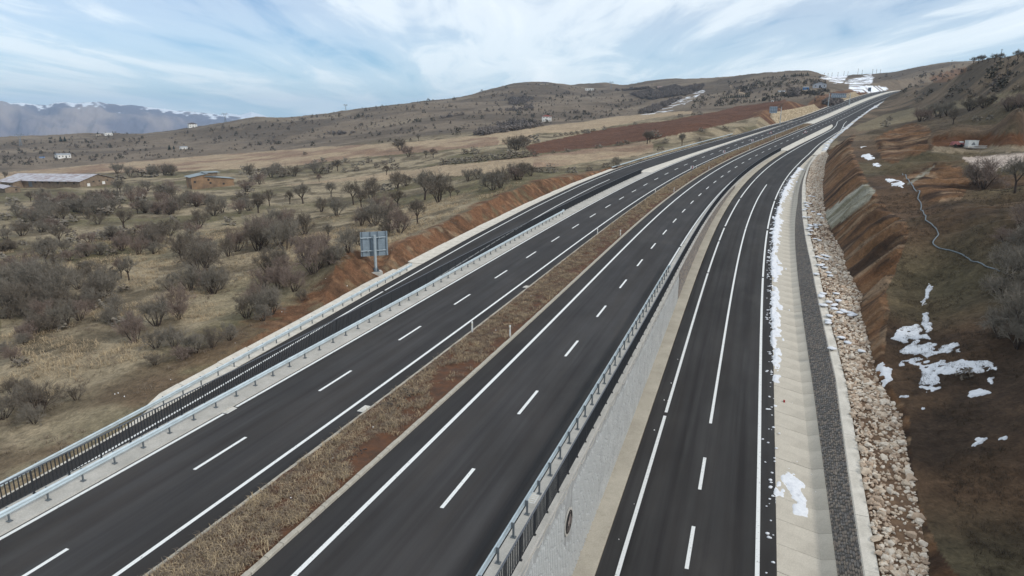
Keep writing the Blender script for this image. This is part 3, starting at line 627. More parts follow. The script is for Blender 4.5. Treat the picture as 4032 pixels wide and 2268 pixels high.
for nm, u_, meshes, lab in (('kerb_right', K2, kb_mesh, 'pale kerb stones along the right side of the median'), ('kerb_left', K1, kl_mesh, 'narrow kerb along the left side of the median')):
    kbase = ribbon(nm, S0, 380, [u_-.09, u_+.09], [.05, .05], M['kerb'], 3, kind='structure', label=lab, cat='kerb', uvon=False)
    far = MB()
    for i in range(-28, 380):
        s_ = float(i); p = P(s_, u_); hd = heading(s_+.5); sl = math.atan(float(np.interp(s_, _kn, GG)))
        if i >= 5 and i < 300:
            o = link('kerb_block', meshes[(i*7) % len(meshes)], kbase, tuple(p), hd); o.rotation_euler = (sl, random.uniform(-.01, .01), hd+random.uniform(-.006, .006))
        else:
            q = kerb_block(1.0, .15, .24); v = np.concatenate(q.v); ca, sa = math.cos(hd), math.sin(hd)
            v = np.stack([v[:, 0]*ca-v[:, 1]*sa+p[0], v[:, 0]*sa+v[:, 1]*ca+p[1], v[:, 2]+p[2]+v[:, 1]*math.tan(sl)], 1)
            far.add(v, np.concatenate(q.q), np.concatenate(q.t))
    tag(far.build('kerb_stones_far', M['kerb'], kbase), kind='stuff')
# concrete strips beside the carriageways
ribbon('barrier_strip_left', S0, 176, [-10.62, -10.64, -12.3, -12.75, -12.77], [-.05, .10, .12, .12, lambda s: front_z(s)-.9], M['conc'], 2, kind='structure', label='pale concrete strip under the left guardrail', cat='pavement', uvon=False)
gore_l = ribbon('gore_paving_left', 175.5, 400, [left_edge, left_edge, lambda s: np.interp(s, [171, 180, 206, 263, 320, 368, 400], [-12.7, -14.55, -13.5, -12.6, -11.9, -11.35, -11.3])], [-.02, .05, .05], M['concp'], 3, kind='structure', label='pale paved wedge between the carriageway and the side road', cat='paving', uvon=False)
ribbon('barrier_strip_right', S0, 252, [11.12, 11.14, 12.44], [-.05, .12, .12], M['conc'], 2, kind='structure', label='pale concrete strip under the right guardrail and railing', cat='pavement', uvon=False)
ribbon('wall_foot_strip', S0, 250, [12.4, 13.62, 13.66, 13.68], [rz1(.14), rz1(.13), rz1(.12), rz1(-.05)], M['concw'], 2, kind='structure', label='beige concrete strip at the foot of the retaining wall', cat='pavement', uvon=False)
ribbon('gore_paving_right', 250, 376, [11.12, 11.14, lambda s: np.interp(s, [250, 330, 350, 366, 376], [13.9, 14.6, 14.4, 13.2, 11.5]), lambda s: np.interp(s, [250, 330, 350, 366, 376], [13.95, 14.65, 14.45, 13.25, 11.55])], [-.05, .1, .09, -.05], M['concp'], 3, kind='structure', label='pale paved wedge between the carriageway and the slip road', cat='paving', uvon=False)
# left gutter and right channel, slab by slab
gut = ribbon('gutter', S0, 700, [cu(gut_l, .15), cu(asph_l, .05)], [fz1(-.10), fz1(-.07)], M['concp'], 2, kind='structure', label='concrete gutter bed along the outer edge of the side road', cat='gutter', uvon=False)
def slab(name, sa, sb, us, dzs, mat, parent, th=.1, jit=0.0, n=3):
    s = np.linspace(sa+.013, sb-.013, n); k = len(us); T = []; 
    for u, d in zip(us, dzs):
        uu = u(s) if callable(u) else np.full(n, float(u)); dd = d(s) if callable(d) else d
        T.append(P(s, uu, dd+jit))
    T = np.stack(T, 1); B = T.copy(); B[..., 2] -= th
    V = np.concatenate([T.reshape(-1, 3), B.reshape(-1, 3)]); o = n*k; f = []
    for i in range(n-1):
        for j in range(k-1):
            a = i*k+j; f.append([a, a+1, a+k+1, a+k])
    for j in range(k-1): f += [[j+1, j, o+j, o+j+1], [(n-1)*k+j, (n-1)*k+j+1, o+(n-1)*k+j+1, o+(n-1)*k+j]]
    for i in range(n-1): f += [[i*k, (i+1)*k, o+(i+1)*k, o+i*k], [(i+1)*k+k-1, i*k+k-1, o+i*k+k-1, o+(i+1)*k+k-1]]
    o_ = V.mean(0); return link(name, new_mesh(name, V-o_, np.array(f), mat), parent, tuple(o_))
s_ = 29.0
while s_ < 178:
    e_ = s_+random.uniform(3.6, 4.4)
    if not (66 < s_ < 70):
        slab('gutter_slab', s_, e_, [cu(gut_l, random.uniform(-.08, .08)), lambda s: (gut_l(s)+asph_l(s))/2-.2, cu(asph_l, .02)], [fz1(.10), fz1(-.02), fz1(.03)], M['concp'], gut, .12, random.uniform(-.02, .02))
    s_ = e_
chan = ribbon('drainage_channel', S0, 246, [asph_r, 25.75, cu(wall_top, -1.2)], [rz1(-.12), rz1(-.62), rz1(-.42)], M['concs'], 3, kind='structure', label='wide concrete drainage channel beside the slip road', cat='channel', uvon=False)
s_ = -27.0
wb = _ip([-30, 31, 57, 95, 122, 150, 190, 246], [26.45, 26.45, 26.68, 26.74, 26.74, 26.8, 25.9, 24.2])
vb = _ip([-30, 31, 120, 150, 190, 246], [25.7, 25.72, 25.95, 26.0, 25.2, 23.9])
while s_ < 240:
    e_ = s_+2.45
    slab('channel_slab', s_, e_, [cu(asph_r, .03), cu(vb, 0), cu(wb, 0)], [rz1(-.03), rz1(-.52), rz1(-.32)], M['concs'], chan, .12, random.uniform(-.012, .012), 2)
    s_ = e_
ribbon('right_verge', 240, 900, [cu(asph_r, -.05), cu(asph_r, 1.2), cu(toe_r0, .4)], [rz1(-.03), rz1(.04), rz1(.1)], M['concp'], 4, kind='structure', label='pale gravel and concrete verge along the far right road edge', cat='verge', uvon=False)
# ------------------------------------------------------------------ retaining wall between the carriageway and the slip road
def P1(s, u, dz=0.0): return P(np.array([float(s)]), float(u), float(dz))[0]
WO = P1(0, 12.45, 0)
rw = empty('retaining_wall', tuple(WO), 'tall ribbed pale concrete retaining wall between the carriageway and lower slip road', 'wall')
def rel(v, o): return np.asarray(v)-np.asarray(o)
def wallsheet(name, s0, s1, u, ztop, zbot, mat, parent, O, step=1.0, rows=2, th=None):
    s = np.arange(s0, s1+1e-6, step); n = len(s); V = []
    for k in range(rows+1):
        f = k/rows; zt = ztop(s)*f+zbot(s)*(1-f); V.append(P(s, u, 0)+np.stack([0*s, 0*s, zt], 1))
    V = np.stack(V, 1); i, j = np.meshgrid(np.arange(n-1), np.arange(rows), indexing='ij'); a = (i*(rows+1)+j).ravel()
    return link(name, new_mesh(name, rel(V.reshape(-1, 3), O), np.stack([a, a+rows+1, a+rows+2, a+1], 1), mat), parent)
def wallmat():
    m = concmat('shaded_wall_concrete', srgb(166, 167, 165), srgb(142, 143, 142), .7, (2.2, 2.2, .18), .4); t = m.node_tree; b = t.nodes['Principled BSDF']  # darker than the ribs: groove shade put into the face colour
    src = b.inputs['Base Color'].links[0].from_socket
    co = t.nodes.new('ShaderNodeTexCoord'); mp = t.nodes.new('ShaderNodeMapping'); mp.inputs['Scale'].default_value = (1, 1, .12); t.links.new(co.outputs['Object'], mp.inputs[0])
    n = N(t, 'ShaderNodeTexNoise', Scale=2.6, Detail=4, Roughness=.6); t.links.new(mp.outputs[0], n.inputs['Vector'])
    t.links.new(mixc(t, mth(t, 'MULTIPLY', ramp(t, n.outputs[0], [(.60, 0.0), (.70, 1.0)]), .8), src, srgb(232, 233, 232)), b.inputs['Base Color']); return m
M['wall'] = wallmat()
PAT_END, RW_END = 77.0, 252.0
zt0 = lambda s: np.full_like(s, .115); zb0 = lambda s: ramp_z(s)-.05
wallsheet('wall_face', S0, PAT_END, 12.45, zt0, zb0, M['wall'], rw, WO, 1.0, 4)
wallsheet('wall_face', PAT_END, RW_END, 12.43, zt0, zb0, M['conc'], rw, WO, 2.0, 1)
# coping lip and wavy ridge
def sweep(name, s, u, z, w, h, mat, parent, O):
    """square bar following (s,u,z); u,z arrays"""
    c = P(s, u, 0); c[:, 2] += z; X, Y, _z, t, _e = base(s); lat = np.stack([np.cos(t), -np.sin(t), 0*t], 1)
    pr = [(-w/2, -h/2), (w/2, -h/2), (w/2, h/2), (-w/2, h/2)]
    V = np.stack([c+lat*a+np.array([0, 0, b]) for a, b in pr], 1); n = len(s); f = []
    i, j = np.meshgrid(np.arange(n-1), np.arange(4), indexing='ij'); i = i.ravel(); j = j.ravel()
    f = np.stack([i*4+j, (i+1)*4+j, (i+1)*4+(j+1) % 4, i*4+(j+1) % 4], 1)
    f = np.concatenate([f, [[3, 2, 1, 0]], [[(n-1)*4+k for k in range(4)]]])
    return link(name, new_mesh(name, rel(V.reshape(-1, 3), O), f, mat), parent)
ss = np.arange(S0, RW_END, 1.0); sweep('coping_lip', ss, np.full_like(ss, 12.47), np.full_like(ss, .05), .12, .12, M['conc'], rw, WO)
ss = np.arange(S0, PAT_END, .12); wz = -.30+.10*np.tanh(3*np.sin(ss*2*math.pi/2.0+.5*np.sin(ss*1.1)))
sweep('wave_moulding', ss, np.full_like(ss, 12.47), wz, .05, .05, M['conc'], rw, WO)
M['rib'] = concmat('rib_concrete', srgb(196, 197, 194), srgb(176, 177, 175), .9, (2, 2, .3), .3)
def ribmesh(h):
    mb = MB(); w = .085; d = .085
    # pointed top rib: slanted cap as in the cast pattern
    mb.add([[0, -w, 0], [d, -w*.5, 0], [d, w*.5, 0], [0, w, 0], [0, -w, h-.16], [d, -w*.5, h-.13], [d, w*.5, h-.03], [0, w, h]],
           [[0, 1, 5, 4], [1, 2, 6, 5], [2, 3, 7, 6], [4, 5, 6, 7]]); return mb
rib_h = [.9, 1.15, 1.4, 1.7]
rib_m = [ribmesh(h).mesh('rib', M['rib']) for h in rib_h]
ribs = []
s_ = -26.0; k = 0
while s_ < PAT_END-.4:
    H = -float(ramp_z(s_)); row = 0; top = -.62-.3*((k*5) % 7)/7
    zc_ = top
    while zc_ > -H+.25:
        hi = (k*3+row*5+int(s_*7)) % 4; hh = min(rib_h[hi], zc_+H-.05)
        if abs(s_-26.45) > .8 or not (-3.9 < zc_-hh/2 < -1.0):
            ribs.append((s_, zc_, hi, hh))
        zc_ -= rib_h[hi]+.06; row += 1
    s_ += .31; k += 1
ribs.sort(key=lambda r: abs(r[0]-24)); far = MB()
for i, (s_, zt_, hi, hh) in enumerate(ribs):
    p = P1(s_, 12.45, zt_-hh); hd = heading(s_)
    if i < 290 and hh > .5:
        o = link('rib', rib_m[hi], rw, tuple(rel(p, WO)), hd); o.scale = (1, 1, hh/rib_h[hi])
    else:
        q = ribmesh(hh); v = np.concatenate(q.v); ca, sa = math.cos(hd), math.sin(hd); f = np.array([[0, 1, 5, 4], [1, 2, 6, 5], [2, 3, 7, 6], [4, 5, 6, 7]])
        far.add(rel(np.stack([v[:, 0]*ca-v[:, 1]*sa+p[0], v[:, 0]*sa+v[:, 1]*ca+p[1], v[:, 2]+p[2]], 1), WO), f)
tag(far.build('ribs_small', M['rib'], rw), kind='stuff')
# medallion
M['black'] = pmat('black_paint', srgb(38, 36, 36), .7); M['pink'] = noisemat('medallion_relief', srgb(150, 138, 132), .2, 6)
mp_ = P1(26.45, 12.47, -2.35); hd = heading(26.45)
mo = link('medallion', None, rw, tuple(rel(mp_, WO)), hd); 
bpy.data.objects.remove(mo)
def disc(r, d, n=28):
    mb = MB(); an = np.arange(n)*2*math.pi/n
    o_ = np.stack([np.full(n, d), np.cos(an)*r, np.sin(an)*r], 1); i_ = np.stack([np.zeros(n), np.cos(an)*r, np.sin(an)*r], 1)
    mb.add(np.concatenate([o_, i_]), [[k, (k+1) % n, n+(k+1) % n, n+k] for k in range(n)]); mb.poly(o_); return mb
md = disc(.76, .05).build('medallion', M['conc'], rw, tuple(rel(mp_, WO)), hd)
disc(.62, .07).build('medallion_field', M['black'], md)
mb = MB()
for pts in ([(-.45, .1), (-.1, .35), (.15, .6), (.3, .45), (.1, .25), (-.2, .02)], [(-.5, -.1), (-.3, .05), (.05, .15), (.1, .02), (-.2, -.2)], [(-.3, -.3), (-.22, -.25), (-.3, -.75), (-.4, -.7)], [(-.02, -.1), (.08, -.1), (.05, -.75), (-.05, -.75)], [(.25, .1), (.42, .3), (.5, .05), (.45, -.4), (.32, -.45)], [(.05, .72), (.25, .68), (.2, .78)], [(-.62, -.15), (-.55, -.1), (-.6, -.45), (-.68, -.4)]):
    mb.poly([(.085, a*.72, b*.72) for a, b in pts])
mb.build('medallion_figure', M['pink'], md)
# stone facing on the low end of the wall
def stone_patch(rows_u0, rows_u1):
    pass
M['stone'] = [noisemat('facing_stone_'+n_, c, .22, 5, bump=.4, rough=.9) for n_, c in (('grey', srgb(128, 124, 120)), ('brown', srgb(134, 124, 115)), ('dark', srgb(112, 109, 106)), ('tan', srgb(142, 133, 123)))]
M['mortar'] = noisemat('mortar', srgb(88, 85, 82), .2, 4)
def stone_mesh(kind, mat):
    """irregular pillow-faced stone, unit 1x1 in local y,z, proud along +x"""
    r = random.Random(kind); n = 6
    an = sorted((i+r.uniform(-.25, .25))*2*math.pi/n for i in range(n)); 
    o_ = [(math.cos(a)*.5*r.uniform(.9, 1.08), math.sin(a)*.5*r.uniform(.9, 1.08)) for a in an]
    mb = MB(); O = np.array([[0, y, z] for y, z in o_]); I = np.array([[1.0*r.uniform(.8, 1.1), y*.72, z*.72] for y, z in o_]); C = np.array([[1.15, 0, 0]])
    mb.add(np.concatenate([O, I, C]), [[k, (k+1) % n, n+(k+1) % n, n+k] for k in range(n)], [[n+k, n+(k+1) % n, 2*n] for k in range(n)]); return mb.mesh('stone', mat)
stones = [stone_mesh(10*i+j, M['stone'][i]) for i in range(4) for j in range(3)]
stones_arr = []
for me_ in stones:
    v = np.empty(len(me_.vertices)*3, np.float32); me_.vertices.foreach_get('co', v); fq = [list(p.vertices) for p in me_.polygons]
    stones_arr.append((v.reshape(-1, 3), [f for f in fq if len(f) == 4], [f for f in fq if len(f) == 3]))
def lay_stones(parent, O, s0, s1, pa, pb, size, n_parts, sref, lift=.05):
    """stones on the sloped face between lines pa(s) (foot) and pb(s) (head); nearest n_parts are parts"""
    items = []; s_ = s0; col = 0
    while s_ < s1:
        A = pa(s_); B = pb(s_); D = B-A; L = np.linalg.norm(D); nrow = max(1, int(round(L/size[1])))
        for r in range(nrow):
            f = (r+.5)/nrow; so = s_+(.5*size[0] if r % 2 else 0)+random.uniform(-.12, .12)
            A2_ = pa(so); B2_ = pb(so); items.append((so, A2_+(B2_-A2_)*f, (B2_-A2_)/np.linalg.norm(B2_-A2_), L/nrow))
        s_ += size[0]; col += 1
    items.sort(key=lambda t: abs(t[0]-sref)); buf = [MB() for _ in range(4)]
    for i, (so, p, d, hh) in enumerate(items):
        hd = heading(so); al = np.array([-math.sin(hd), math.cos(hd), 0]); nr = np.cross(al, d); nr /= np.linalg.norm(nr)
        if nr[2] < -.1: nr = -nr
        k_ = random.randrange(12); sy, sz = size[0]*random.uniform(.7, 1.35), hh*random.uniform(.8, 1.25)
        ta = random.uniform(-.22, .22); al, d = al*math.cos(ta)+d*math.sin(ta), d*math.cos(ta)-al*math.sin(ta)
        Mx = Matrix(((nr[0]*lift, al[0]*sy, d[0]*sz, p[0]-O[0]), (nr[1]*lift, al[1]*sy, d[1]*sz, p[1]-O[1]), (nr[2]*lift, al[2]*sy, d[2]*sz, p[2]-O[2]), (0, 0, 0, 1)))
        if i < n_parts:
            o = link('stone', stones[k_], parent); o.matrix_local = Mx
        else:
            v, q, t3 = stones_arr[k_]; R3 = np.array(Mx)[:3, :3]; T3 = np.array(Mx)[:3, 3]
            buf[k_//3].add(v@R3.T+T3, q, t3)
    for i, b_ in enumerate(buf):
        if b_.n: tag(b_.build('facing_stones', M['stone'][i], parent), kind='stuff')
pa = lambda s: P1(s, 12.47, ramp_z(s)+.05); pb = lambda s: P1(s, 12.47, -.1)
sw = empty('stone_faced_wall', tuple(P1(PAT_END, 12.45, float(ramp_z(PAT_END)))), 'low wall faced with brownish rubble stone beyond the ribbed concrete wall', 'wall')
OW = np.array(sw.location)
wallsheet('mortar_bed', PAT_END+.2, 165, 12.452, lambda s: np.full_like(s, -.06), zb0, M['mortar'], sw, OW, 2.0, 1)
lay_stones(sw, OW, PAT_END+.3, 160, pa, pb, (.34, .26), 230, PAT_END, .05)
# ------------------------------------------------------------------ stone wall beside the channel, its coping, rock bank
cw = empty('stone_channel_wall', tuple(P1(30, 26.5, float(ramp_z(30)))), 'long grey rubble stone wall sloping up from the drainage channel', 'wall'); OC = np.array(cw.location)
wt_u = lambda s: float(wall_top(s)); 
pa = lambda s: P1(s, wb(s), ramp_z(s)-.34); pb = lambda s: P1(s, wall_top(s), ramp_z(s)+np.interp(s, [150, 236], [1.0, .3]))
o = ribbon('mortar_bed', S0, WALL_END, [cu(wb, .01), cu(wall_top, .01)], [rz1(-.34), lambda s: ramp_z(s)+np.interp(s, [150, 236], [1.0, .3])], M['mortar'], 2, None, uvon=False); o.parent = cw; o.location = tuple(-OC)
lay_stones(cw, OC, 20, WALL_END-1, pa, pb, (.36, .17), 295, 34, .045)
cpn = empty('wall_coping', tuple(P1(30, 28, float(ramp_z(30)))), 'rough pale concrete coping on top of the grey stone channel wall', 'coping'); OP = np.array(cpn.location)
s_ = S0
while s_ < WALL_END:
    e_ = min(s_+5.0, WALL_END); j = random.uniform(-.01, .02)
    wj = random.uniform(-.06, .08)
    o = slab('coping_slab', s_, e_, [cu(wall_top, -.02), cu(wall_top, .05), cu(wall_top, .8+wj)], [lambda s: ramp_z(s)+np.interp(s, [150, 236], [.98, .3]), lambda s: ramp_z(s)+np.interp(s, [150, 236], [1.06, .36]), lambda s: ramp_z(s)+np.interp(s, [150, 236], [1.05, .35])], M['concp'], None, .25, j, 4)
    o.parent = cpn; o.location = tuple(np.array(o.location)-OP); s_ = e_
M['earth'] = noisemat('rock_bed_earth', srgb(120, 96, 74), .3, 2.0, srgb(92, 72, 56), bump=.9, bscale=6)
ribbon('rock_bank_earth', S0, 250, [cu(wall_top, .55), cu(wall_top, 1.2), cu(toe_r0, .3)], [lambda s: toe_z(s)-.12, lambda s: toe_z(s)+.05, lambda s: toe_z(s)+.12], M['earth'], 1.0, kind='structure', label='earth bed under the loose limestone rocks', cat='earth', uvon=False)
M['rock'] = [noisemat('limestone_'+n_, c, .18, 2.5, bump=.5, rough=.95) for n_, c in (('cream', srgb(200, 184, 164)), ('pale', srgb(214, 203, 187)), ('tan', srgb(184, 163, 142)))]
def rock_mesh(seed, mat):
    bm = bmesh.new(); bmesh.ops.create_icosphere(bm, subdivisions=1, radius=.5); r = random.Random(seed)
    cut = [(Vector((r.uniform(-1, 1), r.uniform(-1, 1), r.uniform(-.6, 1))).normalized(), r.uniform(.2, .36)) for _ in range(8)]
    for v in bm.verts:
        v.co *= r.uniform(.85, 1.12)
        for n_, d in cut:
            e = v.co.dot(n_)-d
            if e > 0: v.co -= n_*e
    bmesh.ops.dissolve_limit(bm, angle_limit=.12, verts=bm.verts, edges=bm.edges); bmesh.ops.triangulate(bm, faces=bm.faces)
    me_ = bpy.data.meshes.new('rock'); bm.to_mesh(me_); bm.free(); me_.materials.append(mat); return me_
rocks = [rock_mesh(100+i, M['rock'][i % 3]) for i in range(9)]
rock_arr = []
for me_ in rocks:
    v = np.empty(len(me_.vertices)*3, np.float32); me_.vertices.foreach_get('co', v); rock_arr.append((v.reshape(-1, 3), np.array([list(p.vertices) for p in me_.polygons])))
items = []
for _ in range(15000):
    s_ = random.uniform(20, 246) if random.random() < .6 else random.uniform(20, 110)
    u0, u1 = float(wall_top(min(s_, 236)))+.85, float(toe_r0(s_))+.35
    f = random.random(); u_ = u0+(u1-u0)*f
    dens = .75 if s_ > 62 else (.5+.5*(vnoise(s_/3., u_/2., 91) > .45))
    if s_ < 62 and .35 < f and vnoise(s_/4., u_/1.5, 92) > .6: dens *= .3
    if random.random() > dens: continue
    sz = min(1.0, .15+random.expovariate(1/.12)) if s_ < 120 else random.uniform(.22, .55)
    items.append((sz, s_, u_))
items.sort(reverse=True); buf = [MB() for _ in range(3)]; nobj = 0
for sz, s_, u_ in items[:9500]:
    z_ = float(toe_z(s_))+.1+sz*.12; p = P1(s_, u_, z_); k_ = random.randrange(9)
    R3 = Matrix.Rotation(random.uniform(0, 6.28), 3, 'Z')@Matrix.Rotation(random.uniform(-.5, .5), 3, 'X')
    sc3 = np.array([sz*random.uniform(.8, 1.3), sz*random.uniform(.8, 1.3), sz*random.uniform(.6, .95)])
    if nobj < 290 and s_ < 125 and s_ > 27:
        o = link('rock', rocks[k_], None, tuple(p)); o.rotation_euler = R3.to_euler(); o.scale = tuple(sc3)
        tag(o, 'loose cream limestone boulder in the rock bank beside the channel wall', 'rock', 'limestone boulders along the channel wall'); nobj += 1
    else:
        v, t3 = rock_arr[k_]; buf[k_ % 3].add((v*sc3)@np.array(R3).T+p, t=t3)
for i, b_ in enumerate(buf):
    tag(b_.build('rock_rubble', M['rock'][i]), ['cream', 'pale', 'tan'][i]+' small limestone rubble filling the bank beside the channel wall', 'rubble', kind='stuff')
# ------------------------------------------------------------------ guardrails
def steelmat(name, c, rough=.45):
    m = noisemat(name, c, .12, 1.5, rough=rough, metal=.3, spec=.5); return m
M['galv'] = steelmat('galvanised_steel', srgb(196, 208, 212)); M['galvd'] = steelmat('galvanised_post', srgb(112, 118, 122), .6)
WB = [(0, -.155), (.022, -.15), (.035, -.125), (.078, -.095), (.083, -.06), (.035, -.03), (.03, 0), (.035, .03), (.083, .06), (.078, .095), (.035, .125), (.022, .15), (0, .155)]
def guardrail(name, s0, s1, uf, zf, face, label, end_flare=(False, False), spacing=1.853, first=None, plate=True, cut=None):
    O = P1(s0, uf(s0), zf(s0)); g = empty(name, tuple(O), label, 'guardrail', 'steel guardrails')
    # rail in lengths with lapped joints
    s = np.arange(s0, s1+.01, .5); X, Y, _z, t, _e = base(s); lat = np.stack([np.cos(t), -np.sin(t), 0*t], 1)*face
    c = P(s, uf(s), zf(s)); c[:, 2] += .60
    c = c + lat*.13
    for flag, idx in ((end_flare[0], range(len(s))), (end_flare[1], range(len(s)))):
        pass
    V = np.stack([c+lat*a+np.array([0, 0, b]) for a, b in WB]+[c+lat*(a-.006)+np.array([0, 0, b]) for a, b in WB[::-1]], 1); k = 2*len(WB); n = len(s)
    i, j = np.meshgrid(np.arange(n-1), np.arange(k), indexing='ij'); i = i.ravel(); j = j.ravel(); f = np.stack([i*k+j, (i+1)*k+j, (i+1)*k+(j+1) % k, i*k+(j+1) % k], 1)
    link('rail', new_mesh('rail', rel(V.reshape(-1, 3), O), f, M['galv']), g)
    # rounded end piece
    for e, on in ((0, end_flare[0]), (len(s)-1, end_flare[1])):
        if not on: continue
        dirv = c[e]-c[e-1 if e else 1]; dirv /= np.linalg.norm(dirv); mbe = MB(); an = np.linspace(0, math.pi, 7)
        pts = [c[e]+lat[e]*(-.13+.17*math.cos(a_))+dirv*.3*math.sin(a_) for a_ in an]
        for q0, q1 in zip(pts[:-1], pts[1:]):
            mbe.add(rel([q0+[0, 0, -.155], q1+[0, 0, -.155], q1+[0, 0, .155], q0+[0, 0, .155]], O), [[0, 1, 2, 3]])
        mbe.build('end_terminal', M['galv'], g)
    pm = MB(); pm.box((0, 0, .36), (.09, .055, .74)); 
    pmesh = pm.mesh('post', M['galvd']); bm_ = MB(); bm_.box((face*.075, 0, .6), (.07, .05, .26)); bmesh_ = bm_.mesh('spacer_block', M['galvd'])
    fl = MB(); fl.box((0, 0, .012), (.24, .2, .024)); 
    for dx in (-.08, .08):
        for dy in (-.06, .06): fl.tube((dx, dy, .02), (dx, dy, .055), .014, n=5)
    fmesh = fl.mesh('base_plate', M['galvd'])
    a = first if first is not None else s0+.4
    while a < s1-.1:
        p = P1(a, uf(a), zf(a)); hd = heading(a)
        po = link('post', pmesh, g, tuple(rel(p, O)), hd); link('spacer_block', bmesh_, po)
        if plate: link('base_plate', fmesh, po)
        a += spacing
    return g
gl = guardrail('guardrail', -12.0, 109.4, _ip([-30, 15, 33, 60, 110], [-11.2, -11.22, -11.47, -11.6, -11.9]), lambda s: .12+0*np.asarray(s), 1, 'long double wave steel guardrail beside the left carriageway on pale concrete', (False, True), first=-11.94+.0)
grr = guardrail('guardrail', -12.0, 75.3, _ip([-30, 110], [11.42, 11.42]), lambda s: .12+0*np.asarray(s), -1, 'steel guardrail on top of the ribbed retaining wall beside the black railing', (False, True), first=-10.58)
gfr = guardrail('guardrail', -8.0, 69.5, _ip([-30, 0, 20, 30, 50, 69], [-16.9, -18.0, -18.75, -19.05, -19.85, -20.5]), lambda s: front_z(s)+.0, 1, 'steel guardrail along the outer edge of the side road, ending near the big sign', (False, True), first=-7.5, plate=False)
gf2 = guardrail('guardrail', 181, 306, _ip([181, 193, 229, 262, 306], [-23.5, -22.9, -22.2, -20.9, -19.2]), lambda s: front_z(s)+.02, 1, 'distant steel guardrail along the outer bend of the side road', (True, False), spacing=3.7, plate=False)
# ------------------------------------------------------------------ black railings
M['rail'] = noisemat('dark_painted_steel', srgb(40, 42, 46), .15, 3, rough=.55, spec=.5); M['railtop'] = noisemat('railing_cap', srgb(82, 86, 92), .1, 3, rough=.5, spec=.5)
def railing(name, s0, s1, uf, zf, label, sref):
    O = P1(s0, uf(s0), zf(s0)); g = empty(name, tuple(O), label, 'railing', 'black steel railings')
    s = np.arange(s0, s1+.01, 1.0); s[-1] = s1; uu = uf(s); zz_ = zf(s)
    sweep('top_rail', s, uu, zz_+1.30, .07, .05, M['railtop'], g, O)
    sweep('bottom_rail', s, uu, zz_+.13, .04, .03, M['rail'], g, O)
    pm = MB(); pm.box((0, 0, .65), (.06, .075, 1.28)); pm.box((0, 0, .01), (.13, .13, .02)); pm.add([[-.05, 0, .02], [.06, 0, .02], [0, 0, .16], [-.05, .01, .02], [.06, .01, .02], [0, .01, .16]], t=[[0, 1, 2], [3, 5, 4]]); pmesh = pm.mesh('post', M['rail'])
    bm_ = MB(); bm_.box((0, 0, .705), (.042, .042, 1.15)); bmesh_ = bm_.mesh('baluster', M['rail'])
    bars = []; a = s0+.05
    while a < s1:
        p = P1(a, uf(a), zf(a)); link('post', pmesh, g, tuple(rel(p, O)), heading(a))
        for q in range(1, 9):
            b_ = a+q*1.853/9
            if b_ < s1-.1: bars.append(b_)
        a += 1.853
    bars.sort(key=lambda v: abs(v-sref)); far = MB()
    for i, b_ in enumerate(bars):
        p = P1(b_, uf(b_), zf(b_))
        if i < 296: link('baluster', bmesh_, g, tuple(rel(p, O)), heading(b_))
        else: far.box(rel(p, O)+np.array([0, 0, .705]), (.042, .042, 1.15), heading(b_))
    tag(far.build('balusters_far', M['rail'], g), kind='stuff'); return g
railing('railing', -10.0+.02, 172.2, _ip([-30, 60, 120, 172], [-12.45, -12.5, -12.6, -12.6]), lambda s: .12+0*np.asarray(s), 'black steel railing behind the left guardrail, above the side road', 30)
railing('railing', -12.0, 248.0, _ip([-30, 300], [12.26, 12.26]), lambda s: .12+0*np.asarray(s), 'black steel railing on the edge of the retaining wall above the slip road', 33)
# ------------------------------------------------------------------ delineators and small signs
M['white'] = noisemat('white_plastic', srgb(224, 224, 220), .06, 4, rough=.5); M['red'] = pmat('red_sheeting', srgb(150, 26, 34), .45); M['signwhite'] = pmat('sign_white', srgb(232, 230, 228), .45); M['galvp'] = M['galvd']
M['amber'] = pmat('reflector', srgb(214, 196, 150), .3)
def delin(s, u, label):
    p = P1(s, u, .12); e = empty('delineator_post', tuple(p), label, 'delineator', 'white delineator posts along the median', heading(s))
    mb = MB(); w, d = .06, .035
    mb.add([[-w, -d, -.1], [w, -d, -.1], [w, d, -.1], [-w, d, -.1], [-w, -d, .86], [w, -d, .86], [w, d, 1.0], [-w, d, 1.0]], [[4, 5, 6, 7], [0, 1, 5, 4], [1, 2, 6, 5], [2, 3, 7, 6], [3, 0, 4, 7]]); mb.build('body', M['white'], e)
    MB().box((0, -d-.004, .72), (.08, .006, .16)).build('reflector', M['amber'], e)
names_l = ['first', 'second', 'third', 'fourth', 'fifth', 'sixth', 'seventh']
for i, s_ in enumerate((46.3, 93.4, 141.5, 189, 247, 285, 332)): delin(s_, -1.72, names_l[i]+' white delineator post from the camera on the left edge of the median')
for i, s_ in enumerate((46.5, 93.8, 144.7, 189.2, 248.7, 292, 340)): delin(s_, 1.70, names_l[i]+' white delineator post from the camera on the right edge of the median')
def chevron(s, u, label):
    p = P1(s, u, .15); e = empty('chevron_sign', tuple(p), label, 'road sign', 'red chevron signs on the median', heading(s)-.12)
    MB().tube((0, .04, -.2), (0, .04, 2.35), .035, n=8).build('post', M['galvd'], e)
    pl = MB().box((0, 0, 2.3), (.78, .02, .72)).build('plate', M['signwhite'], e)
    mb = MB(); y = -.014; a = .3; o_ = -.02
    for sg in (1, -1):
        mb.add([[-.2, y, 2.3+sg*.34], [.06, y, 2.3+sg*.34], [.32, y, 2.3], [.06, y, 2.3]], [[0, 1, 2, 3]] if sg > 0 else [[3, 2, 1, 0]])
    mb.build('chevron_arrow', M['red'], pl)
for s_, lab in ((173.1, 'nearest red and white chevron sign on the median'), (216.1, 'middle of the three red and white chevron signs on the median'), (258.4, 'farthest red and white chevron sign on the median')): chevron(s_, .35, lab)
